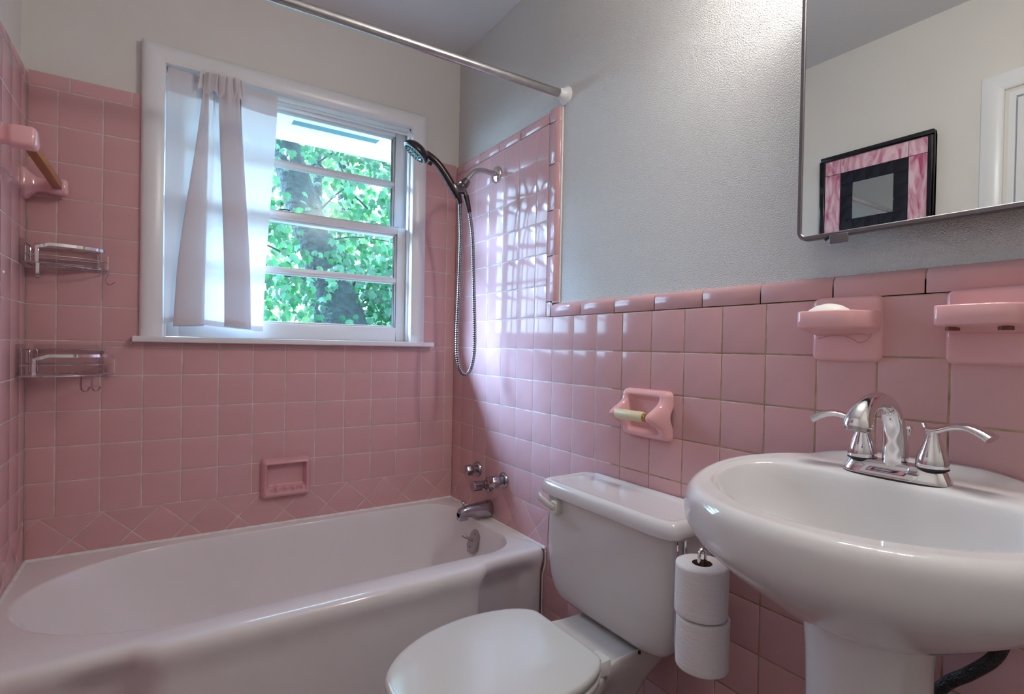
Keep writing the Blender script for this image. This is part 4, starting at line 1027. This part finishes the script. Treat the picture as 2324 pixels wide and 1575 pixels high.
# ------------------------------------------------------------------ wall mirror and mosaic mirror
mr = thing('wall_mirror', 'steel framed wall mirror above the sink with rounded corners', 'mirror', (PL, -1.85, 1.60))
MY0, MY1, MZ0, MZ1 = -2.075, -1.628, 1.313, 1.880
def rr2(ins, x, r): return [V(x, p.x, p.y) for p in rrect(MY0+ins, MY1-ins, MZ0+ins, MZ1-ins, [(max(r-ins, .002),)*2]*4, 8)]
obj('frame', MB().rings([rr2(0, -.034, .02), rr2(0, -.046, .02), rr2(.0015, -.049, .02), rr2(.0075, -.049, .02), rr2(.009, -.0475, .02), rr2(.009, -.040, .02)], True, True, False), m_frame, mr, ang=0.6)
obj('mirror_back', box(-.034, PL, MY0+.03, MY1-.03, MZ0+.03, MZ1-.03), m_frame, mr, smooth=False)
obj('glass', MB().rings([rr2(.0085, -.040, .02), rr2(.0085, -.0462, .02)], True, True, True), m_mirror, mr, ang=0.3)
obj('mirror_clip', box(-.0515, -.0495, -1.728, -1.694, 1.2985, 1.3165), m_frame, mr, bevel=0.003)
obj('clip_tab', MB().tube([(-.047, -1.690, 1.3125), (-.047, -1.684, 1.309)], .003, 8), m_rubber, mr)
mm = thing('mosaic_mirror', 'small square mirror framed in pink and black glass, seen reflected in the wall mirror', 'mirror', (XL-PL, -1.158, 1.752))
MX = XL-PL; cyy, czz, hh = -1.158, 1.752, .2155
fr = MB()
for a0, a1, b0, b1 in ((-hh, hh, hh-.020, hh), (-hh, hh, -hh, -hh+.020), (-hh, -hh+.020, -hh+.020, hh-.020), (hh-.020, hh, -hh+.020, hh-.020)): fr.box(MX, MX+.030, cyy+a0, cyy+a1, czz+b0, czz+b1)
fr.box(MX, MX+.020, cyy-hh+.01, cyy+hh-.01, czz-hh+.01, czz+hh-.01)
obj('frame', fr, m_black, mm, bevel=0.003)
def pane_(name, u0, u1, v0, v1, m, d=.0245): obj(name, box(MX+.0195, MX+d, cyy+u0+.0012, cyy+u1-.0012, czz+v0+.0012, czz+v1-.0012), m, mm, loc=(MX+.02, cyy+(u0+u1)/2, czz+(v0+v1)/2), smooth=False)
o_, i_ = hh-.020, .130
for su in (-1, 1):
    for sv in (-1, 1): pane_('pink_glass', *sorted((su*o_, su*i_)), *sorted((sv*o_, sv*i_)), m_pinkglass)
pane_('pink_glass', -i_, i_, i_, o_, m_pinkglass); pane_('pink_glass', -i_, i_, -o_, -i_, m_pinkglass); pane_('pink_glass', -o_, -i_, -i_, i_, m_pinkglass); pane_('pink_glass', i_, o_, -i_, i_, m_pinkglass)
st_ = 2*i_/5
for i in range(5):
    for j in range(5):
        if i in (0, 4) or j in (0, 4): pane_('black_glass_tile', -i_+st_*i, -i_+st_*(i+1), -i_+st_*j, -i_+st_*(j+1), m_blackglass, .0235)
obj('mirror_glass', box(MX+.0195, MX+.0245, cyy-1.5*st_, cyy+1.5*st_, czz-1.5*st_, czz+1.5*st_), m_mirror, mm, loc=(MX, cyy, czz), smooth=False)

# ------------------------------------------------------------------ door on the left wall (seen in the mirror)
dr = struct('door_1', (XL-PL, (DY0+DY1)/2, 0))
def casL(a_in, b_in, a_out, b_out):
    sec = [(0.0, -.006), (0.0, .010), (0.08, .015), (0.3, .018), (0.8, .020), (0.95, .017), (1.0, .010), (1.0, -.002)]
    rs = [[V(XL-PL+d, lerp(pi[0], po[0], t), lerp(pi[1], po[1], t)) for t, d in sec] for pi, po in ((a_in, a_out), (b_in, b_out))]
    m = MB().rings(rs, False)
    for r in rs: m.add(r, [tuple(range(len(r)))])
    return m
obj('door_casing', casL((DY1+.012, 0), (DY1+.012, DZ+.012), (DY1+.078, 0), (DY1+.078, DZ+.074)), m_trim, dr)
obj('door_casing', casL((DY0-.012, 0), (DY0-.012, DZ+.012), (DY0-.078, 0), (DY0-.078, DZ+.074)), m_trim, dr)
obj('door_casing', casL((DY1+.012, DZ+.012), (DY0-.012, DZ+.012), (DY1+.078, DZ+.074), (DY0-.078, DZ+.074)), m_trim, dr)
jm = MB(); jm.box(XL-PL-.125, XL-PL+.001, DY1-.018, DY1+.001, 0, DZ); jm.box(XL-PL-.125, XL-PL+.001, DY0-.001, DY0+.018, 0, DZ); jm.box(XL-PL-.125, XL-PL+.001, DY0+.018, DY1-.018, DZ-.018, DZ+.001); jm.box(XL-PL-.06, XL-PL-.045, DY1-.030, DY1-.018, 0, DZ-.018)
obj('door_jamb', jm, m_trim, dr, smooth=False)
obj('door_slab', box(XL-PL-.040, XL-PL-.005, DY0+.021, DY1-.021, .012, DZ-.022), m_trim, dr, bevel=0.002)
obj('door_knob', MB().lathe([(.026, 0), (.026, .004), (.011, .008), (.011, .03), (.025, .04), (.027, .052), (.018, .062)], (XL-PL-.005, DY0+.09, .95), (1, 0, 0), 20), m_brass, dr)

# ------------------------------------------------------------------ vanity light over the mirror, above the frame of the picture
vl = thing('vanity_light', 'chrome bar light with four round bulbs above the wall mirror', 'wall lamp', (PL, -1.85, 2.06))
obj('back_bar', box(-.020, PL, -2.12, -1.58, 2.02, 2.10), m_chrome, vl, bevel=0.006)
m_bulb = emit('lit_bulb', (1.0, 0.97, 0.91), BULB_W)
for i in range(4):
    y = -1.645-.137*i
    obj('socket', MB().lathe([(.026, 0), (.022, .015), (.020, .065)], (-.020, y, 2.06), (-1, 0, 0), 16), m_chrome, vl)
    obj('bulb', MB().lathe([(.012, 0), (.020, .006), (.035, .022), (.040, .040), (.035, .060), (.020, .075), (.004, .080)], (-.085, y, 2.06), (-1, 0, 0), 16), m_bulb, vl)
